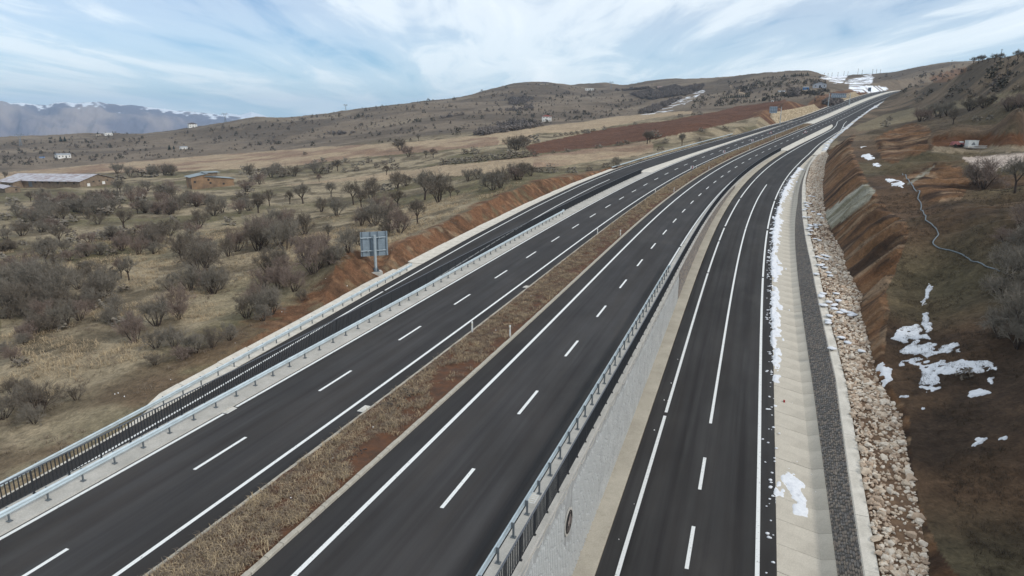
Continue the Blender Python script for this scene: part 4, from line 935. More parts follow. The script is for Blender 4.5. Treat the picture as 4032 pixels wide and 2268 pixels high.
def triangle(s, u, label):
    p = P1(s, u, .12); e = empty('warning_sign', tuple(p), label, 'road sign', 'triangular warning signs', heading(s)-.1)
    MB().tube((0, .04, -.2), (0, .04, 3.0), .04, n=8).build('post', M['galvd'], e)
    def tri(r, d):
        mb = MB(); z0 = 2.75; v = [(0, r), (-r*.87, -r*.5), (r*.87, -r*.5)]
        mb.add([[x, d, z0+z] for x, z in v]+[[x, d+.02, z0+z] for x, z in v], [[0, 1, 4, 3], [1, 2, 5, 4], [2, 0, 3, 5]], [[0, 2, 1], [3, 4, 5]]); return mb
    pl = tri(.78, 0).build('plate', M['red'], e); tri(.54, -.012).build('face', M['signwhite'], pl)
    MB().box((-.07, -.016, 2.72), (.07, .006, .42)).box((.09, -.016, 2.66), (.12, .006, .3)).build('symbol', M['black'], pl)
triangle(288, .6, 'red bordered triangular warning sign standing on the median'); triangle(295, 12.3, 'red bordered triangular warning sign on the pale paved wedge by the slip road')
# drain grates
M['grate'] = noisemat('pale_grate', srgb(206, 206, 202), .1, 5)
def grate(s, u, rz_, lab, dz=.012):
    p = P1(s, u, dz); e = empty('drain_grate', tuple(p), lab, 'drain grate', 'pale drain grates', heading(s)+rz_)
    MB().box((0, 0, -.01), (.5, .95, .016)).build('frame', M['grate'], e)
    mb = MB()
    for k in range(5): mb.box((0, -.36+.18*k, .004), (.4, .09, .014))
    mb.build('grating', M['concp'], e)
grate(27.15, -10.45, 0, 'pale drain grate at the left edge line beside the concrete strip'); grate(30.3, -2.35, 0, 'pale drain grate beside the broken median kerb near the camera')
grate(62.5, -2.35, 0, 'second pale drain grate along the median kerb'); grate(90.9, 11.3, 0, 'pale drain grate by the right railing where the edge line breaks', .13); grate(24.2, 11.22, 0, 'drain grate partly hidden under the right guardrail', .13)
# ------------------------------------------------------------------ fast ground lookup on the ground mesh
GZ = gz.reshape(nr, nth); LR = np.log(rr)
def zg(x, y):
    x = np.asarray(x, float); y = np.asarray(y, float)
    a = np.interp(np.arctan2(x, y), th, np.arange(nth)); b_ = np.interp(np.log(np.maximum(np.hypot(x, y), rr[0])), LR, np.arange(nr))
    i = np.clip(b_.astype(int), 0, nr-2); j = np.clip(a.astype(int), 0, nth-2); fi = b_-i; fj = a-j
    return (GZ[i, j]*(1-fj)+GZ[i, j+1]*fj)*(1-fi)+(GZ[i+1, j]*(1-fj)+GZ[i+1, j+1]*fj)*fi
def hit(px, py):
    x, y, z = ray(px, py); X, Y, Z = x*RM, y*RM, ZC+z*RM
    bl = Z < zg(X, Y)
    if not bl.any(): return None
    i = int(bl.argmax()); return np.array([X[i], Y[i], float(zg(X[i], Y[i]))]), float(Y[i]*CP-(Z[i]-ZC)*SP)
def hits(px, py, tries=7):
    for k in range(tries):
        h = hit(px, py+k*3)
        if h: return h
    return None
# ------------------------------------------------------------------ bare trees
M['bark'] = noisemat('bark', srgb(70, 60, 54), .25, 6); 
M['twig'] = [noisemat('twigs_'+n_, c, .2, 2.0, rough=.95) for n_, c in (('grey', srgb(124, 117, 106)), ('brown', srgb(110, 101, 90)), ('pink', srgb(128, 113, 103)))]
def perp(d, r):
    a = np.array([r.gauss(0, 1), r.gauss(0, 1), r.gauss(0, 1)]); a -= d*a.dot(d); return a/(np.linalg.norm(a)+1e-9)
def bare(seed, tree, dens=1.0, spread=1.0):
    r = random.Random(seed); T = MB(); C = MB(); tw = []
    def twig(p, d, L, w):
        q = p+d*L; e = perp(d, r)*w; k = (p+q)/2+perp(d, r)*L*.12
        tw.append((p-e, p+e, k+e*.6, k-e*.6, q))
    def grow(p, d, L, rad, dep):
        n = 3 if dep < 2 else 2; pts = [p]; dd = d.copy()
        for i in range(n):
            dd = dd+perp(dd, r)*.16+np.array([0, 0, .06]); dd /= np.linalg.norm(dd); pts.append(pts[-1]+dd*L/n)
        for i in range(n):
            r0, r1 = rad*(1-.55*i/n), rad*(1-.55*(i+1)/n)
            (T if dep == 0 else C).tube(pts[i], pts[i+1], r0, r1, 5 if dep == 0 else (4 if dep == 1 else 3), False)
        if dep == 3 or rad < .004:
            pass
        nc = [4, 5, 4, 0][dep]
        for c in range(nc):
            f = r.uniform(.3, 1.0); k = min(int(f*n), n-1); b0 = pts[k]+(pts[k+1]-pts[k])*(f*n-k)
            nd = dd*.75+perp(dd, r)*r.uniform(.5, .95)*spread; nd[2] += .10; nd /= np.linalg.norm(nd)
            grow(b0, nd, L*r.uniform(.5, .72), rad*.5, dep+1)
        if dep >= 2:
            for c in range(int((7 if dep == 3 else 5)*dens)):
                f = r.uniform(.15, 1.0); b0 = pts[0]+(pts[-1]-pts[0])*f
                nd = dd*.7+perp(dd, r)*r.uniform(.4, 1.0); nd[2] += .12; nd /= np.linalg.norm(nd); twig(b0, nd, r.uniform(.07, .16), .0032)
    if tree:
        hgt = r.uniform(.2, .3); lean = np.array([r.uniform(-.15, .15), r.uniform(-.15, .15), 1.]); lean /= np.linalg.norm(lean)
        T.tube((0, 0, -.06), lean*hgt, .038, .03, 7, False); top = lean*hgt
        for k in range(5):
            a = k*2*math.pi/5+r.uniform(-.4, .4); t_ = r.uniform(.35, .85); d = np.array([math.cos(a)*math.sin(t_), math.sin(a)*math.sin(t_), math.cos(t_)])
            grow(top, d, r.uniform(.32, .42), .02, 0)
    else:
        for k in range(7):
            a = k*2*math.pi/7+r.uniform(-.4, .4); t_ = r.uniform(.12, .8)*spread; d = np.array([math.cos(a)*math.sin(t_), math.sin(a)*math.sin(t_), math.cos(t_)])
            grow(np.array([math.cos(a)*.05, math.sin(a)*.05, -.04]), d, r.uniform(.42, .56), .021, 0)
    for a_, b_, c_, d_, q in tw: C.add([a_, b_, c_, d_, q], [[0, 1, 2, 3]], [[3, 2, 4]])
    return T, C
VAR = []
for i in range(10):
    tr_ = i >= 6; T, C = bare(400+i, tr_, .7, 1.0)
    H_ = max(np.concatenate(C.v)[:, 2]); Wd = np.abs(np.concatenate(C.v)[:, :2]).max()*2
    for mb in (T, C): mb.v = [v/H_ for v in mb.v]
    Cm = [C.mesh('crown', M['twig'][k]) for k in ((0, 1, 2))]; VAR.append((tr_, T.mesh('trunk', M['bark']), Cm, Wd/H_))
REQ = []
def plant(px, py, wpx, hpx, kind, label, group, twk=None, name=None, sc=2.337):
    h = hits(px, py)
    if h is None: return
    p, dep = h; Hm = 1.12*hpx/sc/FPX*dep; Wm = 1.3*wpx/sc/FPX*dep
    if dep < 130 and kind != 't' and group and 'orchard' in group+'orchard' and random.random() < .75:
        for _ in range(random.choice((1, 1, 2))):
            a = random.uniform(0, 6.28); q = p+np.array([math.cos(a), math.sin(a), 0])*Wm*random.uniform(.4, .75); q[2] = float(zg(q[0], q[1])); f = random.uniform(.6, .95)
            s1, u1 = su(q[:1], q[1:2])
            if u1[0] < gut_l(s1[0])-2.5 or u1[0] > toe_r0(s1[0])+4: REQ.append((f*Hm/dep, q, min(max(Hm*f, 1.2), 7), Wm*f, False, label, group, twk, px+a))
    REQ.append((Hm/dep, p, min(max(Hm, 1.2), 7.5), Wm, kind == 't', label, group, twk, px))
def plant_all(limit=290):
    names = 'first second third fourth fifth sixth seventh eighth ninth tenth eleventh twelfth'.split()+['%dth' % k for k in range(13, 21)]+[str(k)+{1: 'st', 2: 'nd', 3: 'rd'}.get(k % 10, 'th') for k in range(21, 60)]
    REQ.sort(key=lambda t: -t[0]); keep = []; nb = 0; scrub = [MB(), MB()]
    for q in REQ:
        if q[4] or nb < limit: keep.append(q); nb += (not q[4])
        else:
            v, t3 = SHv[random.randrange(5)]; p = q[1]; scrub[random.randrange(2)].add(v*np.array([q[2]*1.25, q[2]*1.25, q[2]*.95])+p-np.array([0, 0, .1]), t=t3)
    by = {}
    for q in keep: by.setdefault((q[5], q[6]), []).append(q)
    for (label, group), l in by.items():
        l.sort(key=lambda q: q[8]); many = 1 < len(l) <= len(names)
        for i, (_s, p, Hm, Wm, tr_, _l, _g, twk, _px) in enumerate(l):
            lb = label if not many else label+', '+names[i]+' from left'
            v = random.choice([x for x in VAR if x[0] == tr_]); e = empty('bare_tree' if tr_ else 'bare_bush', (p[0], p[1], p[2]-.03), lb, 'tree' if tr_ else 'bush', group, random.uniform(0, 6.28))
            wsc = min(max(Wm/v[3], Hm*.8), Hm*(1.15 if tr_ else 1.7)); e.scale = (wsc, wsc, Hm)
            link('trunk', v[1], e); link('crown', v[2][twk if twk is not None else random.choice((0, 0, 1, 1, 2))], e)
    for i, b_ in enumerate(scrub):
        if b_.n: tag(b_.build('scrub', (M['twig'][1], M['twig'][0])[i]), ('brown', 'grey')[i]+' distant low scrub between the trees', 'scrub', kind='stuff')
L5 = [(320, 178, 200, 140, 'b'), (590, 200, 150, 190, 't'), (805, 150, 120, 110, 'b'), (905, 195, 180, 120, 'b'), (1140, 235, 220, 190, 't'), (1330, 90, 160, 130, 'b'), (60, 340, 200, 150, 'b'), (200, 300, 200, 150, 'b'), (380, 270, 180, 120, 'b'), (555, 390, 150, 200, 't'), (680, 370, 130, 100, 'b'), (440, 600, 200, 290, 't'), (230, 385, 80, 50, 'b'), (120, 410, 100, 60, 'b'), (30, 435, 80, 60, 'b'), (1035, 350, 160, 160, 't'), (1130, 440, 200, 170, 'b'), (760, 500, 250, 130, 'b'), (930, 480, 200, 130, 'b'), (1400, 430, 260, 230, 'b'), (1330, 380, 160, 160, 'b'), (1560, 300, 250, 180, 'b'), (1480, 360, 220, 180, 'b'), (1830, 225, 230, 190, 'b'), (1680, 520, 260, 260, 'b'), (1760, 430, 260, 200, 'b'), (1850, 640, 300, 300, 'b'), (1960, 840, 240, 280, 'b'), (1760, 800, 260, 250, 'b'), (1900, 540, 260, 240, 'b'), (1640, 990, 220, 260, 'b'), (1450, 1130, 300, 290, 'b'), (1240, 1280, 260, 300, 'b'), (1115, 690, 130, 200, 't'), (1190, 710, 160, 230, 't'), (930, 880, 300, 300, 'b'), (1000, 850, 200, 250, 'b'), (880, 760, 240, 230, 'b'), (820, 650, 180, 130, 't'), (330, 910, 300, 420, 'b'), (180, 1010, 350, 330, 'b'), (60, 960, 250, 300, 'b'), (120, 760, 300, 250, 'b'), (260, 640, 250, 200, 'b'), (20, 700, 200, 220, 'b'), (320, 740, 200, 220, 'b'), (600, 1140, 280, 260, 'b'), (740, 1080, 260, 230, 'b'), (860, 970, 120, 130, 'b'), (660, 960, 220, 160, 'b'), (330, 1200, 220, 190, 'b'), (460, 1180, 140, 170, 'b'), (210, 1310, 130, 130, 'b'), (1600, 1330, 260, 220, 'b'), (1800, 1380, 320, 220, 'b'), (1950, 1330, 200, 200, 'b'), (1690, 1440, 260, 150, 'b'), (2110, 200, 150, 100, 'b'), (2240, 60, 120, 120, 't'), (2375, 90, 110, 150, 't'), (2420, 400, 300, 300, 'b'), (2480, 1030, 220, 260, 'b'), (2440, 800, 250, 250, 'b'), (120, 1449, 200, 160, 'b'), (60, 1380, 160, 120, 'b'), (370, 1930, 420, 330, 'b'), (240, 1880, 300, 240, 'b'), (110, 1760, 200, 170, 'b'), (30, 1990, 240, 300, 'b'), (700, 1810, 200, 150, 'b')]
L7 = [(40, 440, 150, 200, 't'), (145, 380, 140, 160, 't'), (330, 360, 110, 130, 't'), (455, 355, 190, 190, 't'), (600, 160, 60, 80, 't'), (710, 300, 130, 150, 't'), (620, 430, 160, 140, 'b'), (760, 470, 200, 190, 'b'), (915, 365, 200, 220, 't'), (1080, 250, 220, 150, 'b'), (990, 385, 180, 160, 't'), (1080, 330, 200, 170, 'b'), (1230, 235, 120, 100, 'b'), (1320, 215, 220, 170, 'b'), (1400, 190, 150, 120, 'b'), (1330, 390, 220, 170, 't'), (1570, 320, 260, 300, 't'), (1640, 260, 240, 220, 'b'), (1700, 340, 250, 270, 'b'), (1810, 300, 110, 120, 't'), (1870, 280, 60, 60, 't'), (1970, 150, 120, 130, 'b'), (2060, 130, 150, 120, 'b'), (2200, 230, 260, 200, 'b'), (2270, 210, 220, 200, 'b'), (2140, 200, 180, 160, 'b'), (2400, 140, 200, 140, 'b'), (2480, 80, 250, 120, 'b'), (1110, 560, 300, 250, 'b'), (1250, 600, 260, 250, 'b'), (1340, 630, 220, 250, 'b'), (1180, 480, 260, 220, 'b'), (1505, 540, 200, 230, 't'), (870, 800, 330, 240, 'b'), (960, 740, 200, 180, 'b'), (680, 680, 140, 150, 't'), (550, 1000, 330, 320, 'p'), (470, 860, 260, 260, 'p'), (300, 780, 260, 330, 'b'), (470, 640, 170, 230, 'b'), (50, 730, 200, 280, 'b'), (180, 620, 220, 240, 'b'), (370, 1160, 200, 250, 'p'), (150, 1380, 250, 300, 'b'), (130, 1000, 220, 250, 'b'), (450, 1250, 120, 120, 'b'), (250, 1100, 180, 200, 'p')]
L2_ = [(1350, 800, 120, 130, 'b'), (1330, 750, 90, 90, 'b'), (1420, 860, 90, 120, 'b'), (1515, 715, 70, 70, 't'), (1580, 865, 90, 70, 't'), (1650, 870, 120, 90, 't'), (770, 990, 110, 110, 't'), (1220, 1025, 100, 90, 't'), (160, 1050, 130, 120, 'b'), (280, 1040, 120, 100, 'b'), (370, 1040, 170, 110, 'b'), (570, 1010, 180, 110, 'b'), (660, 1010, 130, 100, 'b'), (840, 1000, 90, 60, 'b'), (950, 990, 70, 50, 'b'), (1300, 975, 100, 80, 'b'), (470, 840, 40, 40, 'b'), (1940, 830, 70, 60, 'b'), (2030, 830, 120, 80, 'b'), (2420, 800, 220, 140, 'b'), (2350, 780, 140, 110, 'b'), (2480, 770, 160, 120, 'b')]+[(1750+i*75, 930-i*7, 120, 75, 'b') for i in range(12)]+[(500+i*70, 960-(i % 3)*25, 90, 60, 'b') for i in range(12)]
L3_ = [(1410, 815, 150, 130, 't'), (1440, 800, 130, 120, 't'), (1500, 750, 90, 90, 'b'), (1765, 835, 100, 130, 't'), (1760, 780, 70, 70, 't'), (1600, 805, 50, 60, 'b'), (1550, 880, 100, 60, 'b'), (1100, 1060, 150, 120, 'b'), (1000, 1055, 70, 70, 'b'), (650, 1110, 130, 90, 'b'), (440, 1110, 160, 110, 'b'), (120, 1180, 240, 160, 'b'), (230, 1140, 150, 120, 'b'), (30, 1160, 160, 150, 'b'), (320, 1100, 90, 70, 'b'), (830, 1090, 120, 60, 'b'), (600, 900, 100, 50, 'b'), (460, 910, 90, 40, 'b'), (920, 860, 100, 60, 'b'), (1130, 830, 100, 60, 'b'), (1200, 820, 80, 60, 'b'), (2200, 680, 80, 60, 'b'), (1960, 690, 80, 50, 'b'), (1945, 780, 45, 35, 'b'), (800, 710, 110, 60, 'b'), (260, 800, 200, 110, 'b'), (160, 830, 180, 110, 'b'), (90, 880, 220, 130, 'b'), (40, 940, 150, 90, 'b'), (980, 675, 60, 50, 'b'), (1290, 620, 40, 35, 'b'), (1750, 545, 40, 50, 'b'), (1950, 520, 90, 50, 'b'), (1880, 525, 70, 40, 'b')]+[(480+i*55, 745-i*8, 70, 40, 'b') for i in range(8)]
L1_ = [(50, 950, 60, 80, 't'), (285, 1155, 110, 100, 't'), (440, 1195, 130, 90, 'b')]
zoneL5 = lambda x, y: ('in the thicket at the far left edge' if x < 420 and y > 380 else 'by the gutter end at lower left' if y > 1200 else 'in the clump left of the large sign' if x > 1380 and y < 1100 else 'in the orchard rows below the long barn' if y < 620 else 'in the lower left orchard')
def lab(kind, where): return {'t': 'bare dark single-trunk tree ', 'b': 'bare grey many-stemmed bush ', 'p': 'bare pinkish brown bush '}[kind]+where
def plantlist(lst, tr, zone, grp, sc):
    for x, y, w, h_, k in lst:
        (px_, py_), = tr([(x, y)]); plant(px_, py_, w, h_, 't' if k == 't' else 'b', lab(k, zone(x, y)), grp, 2 if k == 'p' else None, None, sc)
plantlist(L5, A5, zoneL5, 'bare trees and bushes of the near orchard', 2.337)
plantlist(L7, A7, lambda x, y: 'right of the large sign above the red bank' if x > 1010 and y > 200 else ('just left of the large sign' if y > 500 else 'in the orchard row behind the large sign'), 'bare trees and bushes around the large sign', 2.337)
plantlist(L2_, A2, lambda x, y: 'on the pale field edge in the middle distance' if y < 880 and x < 1800 else ('in the hedge line below the plowed field' if x > 1700 else 'in the scrub behind the orchard'), 'bushes of the middle distance', 2.337)
plantlist(L3_, A3, lambda x, y: 'beside the bend of the side road' if y > 1000 else ('between the red field and the side road' if x > 850 else 'at the left tip of the red plowed field'), 'bushes around the red plowed field', 2.576)
plantlist(L1_, A1, lambda x, y: 'near the long barn', 'trees near the long barn', 2.337)
for _ in range(95):                                   # thicket between the barn and the ruined house and below it
    x = random.uniform(330, 2300); y = random.uniform(1060, 1290)
    if (1660 < x < 2200 or 150 < x < 1060) and y < 1150: continue
    (px_, py_), = A1([(x, y)]); k = 'b' if random.random() < .85 else 't'; plant(px_, py_, random.uniform(120, 200), random.uniform(90, 150), k, lab(k, 'in the scrub before the old farm buildings'), 'scrub in front of the farm buildings')
for _ in range(34):
    x = random.uniform(1080, 2571); y = random.uniform(880, 1000)
    if 1600 < x < 2200: continue
    (px_, py_), = A1([(x, y)]); plant(px_, py_, random.uniform(110, 180), random.uniform(80, 120), 'b', lab('b', 'in the scrub around the ruined stone house'), 'scrub around the ruined house')
for _ in range(30):
    x = random.uniform(-60, 700); y = random.uniform(1180, 1440)
    (px_, py_), = A1([(x, y)]); plant(px_, py_, random.uniform(110, 200), random.uniform(80, 140), 'b', lab('b', 'in the scrub below the long barn at left'), 'scrub below the long barn')
for _ in range(70):
    x = random.uniform(-40, 2300); y = random.uniform(120, 1150); (px_, py_), = A5([(x, y)])
    h = hit(px_, py_)
    if h is None or x > 2300-y*.9 or fbm(np.array([h[0][0]/13]), np.array([h[0][1]/13]), 55, 2)[0] < .44: continue
    plant(px_, py_, random.uniform(130, 230), random.uniform(90, 190)*(.6+.5*y/1150), 'b', 'smaller bare grey bush scattered between the orchard rows', 'smaller bushes between the orchard rows')
R4_ = [(1640, 745, 180, 130, 'b'), (1720, 720, 150, 120, 'b'), (1790, 700, 200, 140, 'b'), (1880, 690, 180, 140, 'b'), (1930, 770, 120, 140, 't'), (2080, 650, 250, 120, 'b'), (2200, 620, 200, 120, 'b'), (2430, 650, 250, 140, 'b'), (2530, 620, 200, 140, 'b'), (1330, 790, 70, 70, 'b'), (2140, 740, 120, 60, 'b')]
plantlist(R4_, A4, lambda x, y: 'on the right hillside above the brown cutting', 'bushes on the right hillside', 2.264)
for (px_, py_, w, h_, k, lb) in [(3870, 742, 330, 290, 'b', 'large bare pinkish bush in front of the pale gravel patch'), (3838, 728, 200, 200, 'b', 'bare bush at the left of the pale gravel patch'), (3996, 760, 190, 330, 't', 'dark bare tree at the right frame edge by the pale gravel patch'), (4040, 1130, 520, 430, 'b', 'big dense bare grey bush at the right frame edge'), (3975, 1080, 380, 330, 'b', 'dense bare grey bush beside the big bush at right edge'), (3940, 1330, 420, 330, 'b', 'bare pale twigged bush above the snow patch'), (4010, 1370, 400, 330, 'b', 'bare bush right of the snow patch'), (3800, 1480, 220, 90, 'b', 'low dark bush growing out of the snow patch'), (4030, 900, 300, 240, 'b', 'dark reddish bush at the right edge above the hose'), (3960, 960, 260, 160, 'b', 'low reddish bush beside the end of the hose'), (4000, 1240, 520, 420, 'b', 'tall bare grey bush between the hose end and the snow patch'), (4045, 1330, 520, 460, 'b', 'bare grey bush cut by the right frame edge above the snow'), (3920, 1150, 240, 170, 'b', 'small bare bush below the end of the hose'), (4040, 1010, 420, 330, 'b', 'wide bare bush at the right frame edge beside the hose end')]:
    plant(px_, py_, w, h_, k, lb, None, 2 if 'pink' in lb or 'red' in lb else 0, None, 2.264)
for _ in range(34):
    px_, py_ = random.uniform(3480, 4032), random.uniform(290, 480); k = 'b'
    if py_ < 520-(px_-3300)*.4+0*px_ and px_ < 3700: continue
    plant(px_, py_, random.uniform(60, 140), random.uniform(36, 64), k, lab('b', 'on the dark upper slope of the right hillside'), 'bushes on the upper right slope', 1, None, 2.264)
for x, y, w, h_ in [(2155, 215, 130, 85), (2110, 220, 110, 75), (2190, 205, 110, 80), (2300, 205, 110, 95), (2350, 203, 120, 100), (2240, 210, 60, 60), (2420, 200, 60, 60), (2500, 195, 150, 125), (2560, 190, 80, 70)]:
    (px_, py_), = A4([(x, y)]); plant(px_, py_+4, w*.75, h_*.78, 't', 'bare rounded tree on the right skyline', 'bare trees on the right skyline', 1, None, 2.264)
# ------------------------------------------------------------------ hill shrubs
M['shrub'] = noisemat('dark_shrub', srgb(80, 75, 64), .3, .8, srgb(66, 63, 55)); M['shrub2'] = noisemat('grey_shrub', srgb(96, 88, 82), .25, .8)
def shrub(seed, n=70):
    r = random.Random(seed); mb = MB()
    for _ in range(n):
        a = r.uniform(0, 6.28); t_ = math.acos(r.uniform(-.1, 1)); q = r.uniform(.55, 1)*.5
        c = np.array([math.cos(a)*math.sin(t_)*q, math.sin(a)*math.sin(t_)*q, .06+math.cos(t_)*q*1.5]); w = r.uniform(.08, .16)
        e1 = perp(np.array([0, 0, 1.]), r)*w; e2 = perp(e1/np.linalg.norm(e1), r)*w*1.3
        mb.add([c-e1, c+e1*.9, c+e2], t=[[0, 1, 2]])
    return mb
SH = [shrub(900+i) for i in range(5)]; SHm = [s_.mesh('hill_shrub', M['shrub'] if i % 3 else M['shrub2']) for i, s_ in enumerate(SH)]
SHv = [(np.concatenate(s_.v), np.concatenate(s_.t)) for s_ in SH]
hp = []
zones = [(A2([(0, 500), (400, 470), (900, 400), (1500, 340), (2000, 270), (2571, 190), (2571, 590), (1900, 670), (1290, 725), (600, 760), (0, 800)]), 520, 'on the wide scrub covered hill in the middle'),
         (A1([(0, 600), (600, 560), (1200, 480), (2000, 420), (2571, 370), (2571, 690), (1700, 740), (900, 790), (0, 840)]), 480, 'on the low hill at left below the mountains'),
         (A3([(0, 240), (330, 205), (560, 220), (900, 270), (1400, 390), (1200, 520), (700, 590), (0, 660)]), 420, 'on the round hill below the summit house'),
         (A3([(1900, 280), (2100, 200), (2576, 160), (2576, 400), (2200, 430), (1900, 470), (1860, 470)]), 200, 'on the slope behind the red field'),
         (A4([(0, 400), (300, 350), (700, 330), (860, 400), (640, 440), (200, 520), (0, 560)]), 260, 'on the bare hill below the conifer row'),
         (H6([(0, 900), (900, 800), (1900, 700), (2300, 760), (1800, 1100), (1100, 970), (600, 1100), (0, 1100)]), 220, 'in the dark scrub below the pale gable house'),
         (A4([(1250, 360), (1600, 270), (2100, 230), (2500, 230), (2563, 440), (1900, 600), (1500, 560), (1450, 480)]), 120, 'on the terraced right hillside')]
for poly, n_, wh in zones:
    xs = [p[0] for p in poly]; ys = [p[1] for p in poly]; c = 0; tr_ = 0
    while c < n_ and tr_ < n_*12:
        tr_ += 1; x, y = random.uniform(min(xs), max(xs)), random.uniform(min(ys), max(ys))
        if not inpoly(np.array([x]), np.array([y]), poly)[0]: continue
        h = hit(x, y)
        if h is None or h[1] < 200: continue
        p, dep = h
        if fbm(np.array([p[0]/45]), np.array([p[1]/45]), 77, 3)[0] < .5 and random.random() < .85: continue
        hp.append((min(4.2, .9+random.expovariate(1/.9))*(1.0 if dep < 900 else 1.25)/dep, p, dep, wh)); c += 1
hp.sort(key=lambda t_: -t_[0]); buf = [MB(), MB()]
for i, (q, p, dep, wh) in enumerate(hp):
    S_ = q*dep; k_ = random.randrange(5)
    if i < 290:
        o = link('hill_shrub', SHm[k_], None, (p[0], p[1], p[2]-.1), random.uniform(0, 6)); o.scale = (S_*1.05, S_*1.05, S_*1.25); tag(o, 'small dark rounded shrub '+wh, 'shrub', 'dark shrubs scattered over the hills')
    else:
        v, t3 = SHv[k_]; a = random.uniform(0, 6.28); R3 = np.array([[math.cos(a), -math.sin(a), 0], [math.sin(a), math.cos(a), 0], [0, 0, 1]])
        buf[k_ % 2].add((v@R3.T)*np.array([S_*1.05, S_*1.05, S_*1.25])+p-np.array([0, 0, .1]), t=t3)
for i, b_ in enumerate(buf): tag(b_.build('shrub_cover', (M['shrub'], M['shrub2'])[i]), ('dark', 'grey')[i]+' distant shrub cover dotting the hills', 'shrubs', kind='stuff')
wd = MB()
for poly, n_ in ((A3([(1080, 270), (1500, 240), (2000, 215), (1950, 270), (1700, 390), (1480, 500), (1330, 510), (1430, 410), (1300, 330)]), 1500), (A2([(680, 650), (1200, 560), (1700, 500), (2300, 420), (2571, 380), (2571, 420), (1900, 480), (1200, 600), (800, 660)]), 420), (A2([(2020, 640), (2250, 560), (2571, 560), (2571, 595), (2050, 670)]), 200), (A3([(0, 350), (300, 330), (150, 420), (0, 430)]), 160), (A3([(0, 590), (330, 600), (330, 640), (0, 690)]), 120), (H6([(850, 750), (1200, 700), (1250, 960), (950, 1000)]), 60), (G6([(260, 700), (700, 660), (760, 740), (500, 850), (330, 860)]), 80)):
    xs = [p[0] for p in poly]; ys = [p[1] for p in poly]; c = 0; tr_ = 0
    while c < n_ and tr_ < n_*10:
        tr_ += 1; x, y = random.uniform(min(xs), max(xs)), random.uniform(min(ys), max(ys))
        if not inpoly(np.array([x]), np.array([y]), poly)[0]: continue
        h = hit(x, y)
        if h is None: continue
        p, dep = h
        if fbm(np.array([p[0]/30]), np.array([p[1]/30]), 78, 3)[0] < .45: continue
        S_ = random.uniform(2.0, 4.6); v, t3 = SHv[random.randrange(5)]; wd.add(v*np.array([S_*1.2, S_*1.2, S_])+p, t=t3); c += 1
M['wood'] = noisemat('bare_woodland', srgb(122, 113, 107), .25, .3, srgb(100, 93, 88))
tag(wd.build('woodland', M['wood']), 'dark leafless woodland filling the gullies between the hills', 'woodland', kind='stuff')
plant_all()
# ------------------------------------------------------------------ conifers
M['fir'] = noisemat('fir_needles', srgb(44, 54, 48), .25, 1.2)
def conifer(seed):
    r = random.Random(seed); C = MB(); T = MB().tube((0, 0, -.05), (0, 0, .9), .02, .006, 5, False)
    for L in range(11):
        z = .08+L*.083; rad = .26*(1-L/11.5)+.02
        for k in range(9):
            a = r.uniform(0, 6.28); R_ = rad*r.uniform(.75, 1.15); d = np.array([math.cos(a), math.sin(a), 0]); e = np.array([-d[1], d[0], 0])*R_*.42
            C.add([np.array([0, 0, z+.09]), d*R_-e+[0, 0, z-.03], d*R_*1.05+e+[0, 0, z-.04]], t=[[0, 1, 2]])
    return T.mesh('trunk', M['bark']), C.mesh('crown', M['fir'])
CF = [conifer(70+i) for i in range(3)]
def fir(px, py, hpx, lb, grp, wid=1.0):
    h = hits(px, py)
    if not h: return
    p, dep = h; H_ = hpx/FPX*dep; k_ = random.randrange(3); e = empty('conifer_tree', tuple(p-np.array([0, 0, .2])), lb, 'conifer', grp, random.uniform(0, 6)); e.scale = (H_*wid, H_*wid, H_); link('trunk', CF[k_][0], e); link('crown', CF[k_][1], e)
for x, y, hh in [(70, 335, 70), (745, 260, 110), (845, 240, 50), (1000, 240, 80), (1065, 235, 90), (1120, 230, 90), (1185, 225, 80), (1245, 222, 85), (1315, 220, 110), (1380, 220, 85), (1450, 222, 75), (1515, 215, 115), (1568, 215, 75)]:
    (px_, py_), = H6([(x, y)]); fir(px_, py_+3, hh/8.523*1.15, 'dark conifer in the row on the bare hilltop', 'conifers on the hilltop', 1.2)
for i in range(14):
    (px_, py_), = H6([(60+i*68+random.uniform(-20, 20), 300-i*5+random.uniform(-6, 10))])
    fir(px_, py_+3, 5, 'low dark evergreen at the hilltop edge', 'low evergreens on the hilltop', 1.8)
for i in range(16):
    (px_, py_), = A3([(2160+i*19, 357-i*1.2)]); fir(px_, py_, 13, 'small dark conifer in the planted row behind the red field', 'planted conifer row', 1.1)
for x, y, hh in [(560, 600, 50), (598, 598, 45), (640, 590, 20), (900, 540, 30), (1038, 530, 25), (970, 530, 20), (1560, 675, 45), (1600, 672, 35)]:
    (px_, py_), = A1([(x, y)]); fir(px_, py_, hh/2.337, 'dark conifer beside the far white houses at left', 'conifers by the far houses', 1.4)
# ------------------------------------------------------------------ grass and weeds
def tuft_arrays(r, n, h, spread, lean):
    V = []; T3 = []
    for k in range(n):
        a = r.uniform(0, 6.28); b0 = np.array([r.uniform(-1, 1)*spread*.4, r.uniform(-1, 1)*spread*.4, -.03]); d = np.array([math.cos(a), math.sin(a), 0])
        L = h*r.uniform(.6, 1.1); o_ = lean*r.uniform(.5, 1.2); e = np.array([-d[1], d[0], 0])*.013
        m_ = b0+d*o_*L*.35+np.array([0, 0, L*.62]); t_ = b0+d*o_*L+np.array([0, 0, L*(.95-.4*o_)])
        i = len(V); V += [b0-e, b0+e, m_+e*.8, m_-e*.8, t_]; T3 += [[i, i+1, i+2], [i, i+2, i+3], [i+3, i+2, i+4]]
    return np.array(V), np.array(T3)
rt_ = random.Random(5)
TUF = [tuft_arrays(rt_, 9, .42, .5, .9) for _ in range(6)]; TUF2 = [tuft_arrays(rt_, 8, .55, .9, 1.5) for _ in range(5)]
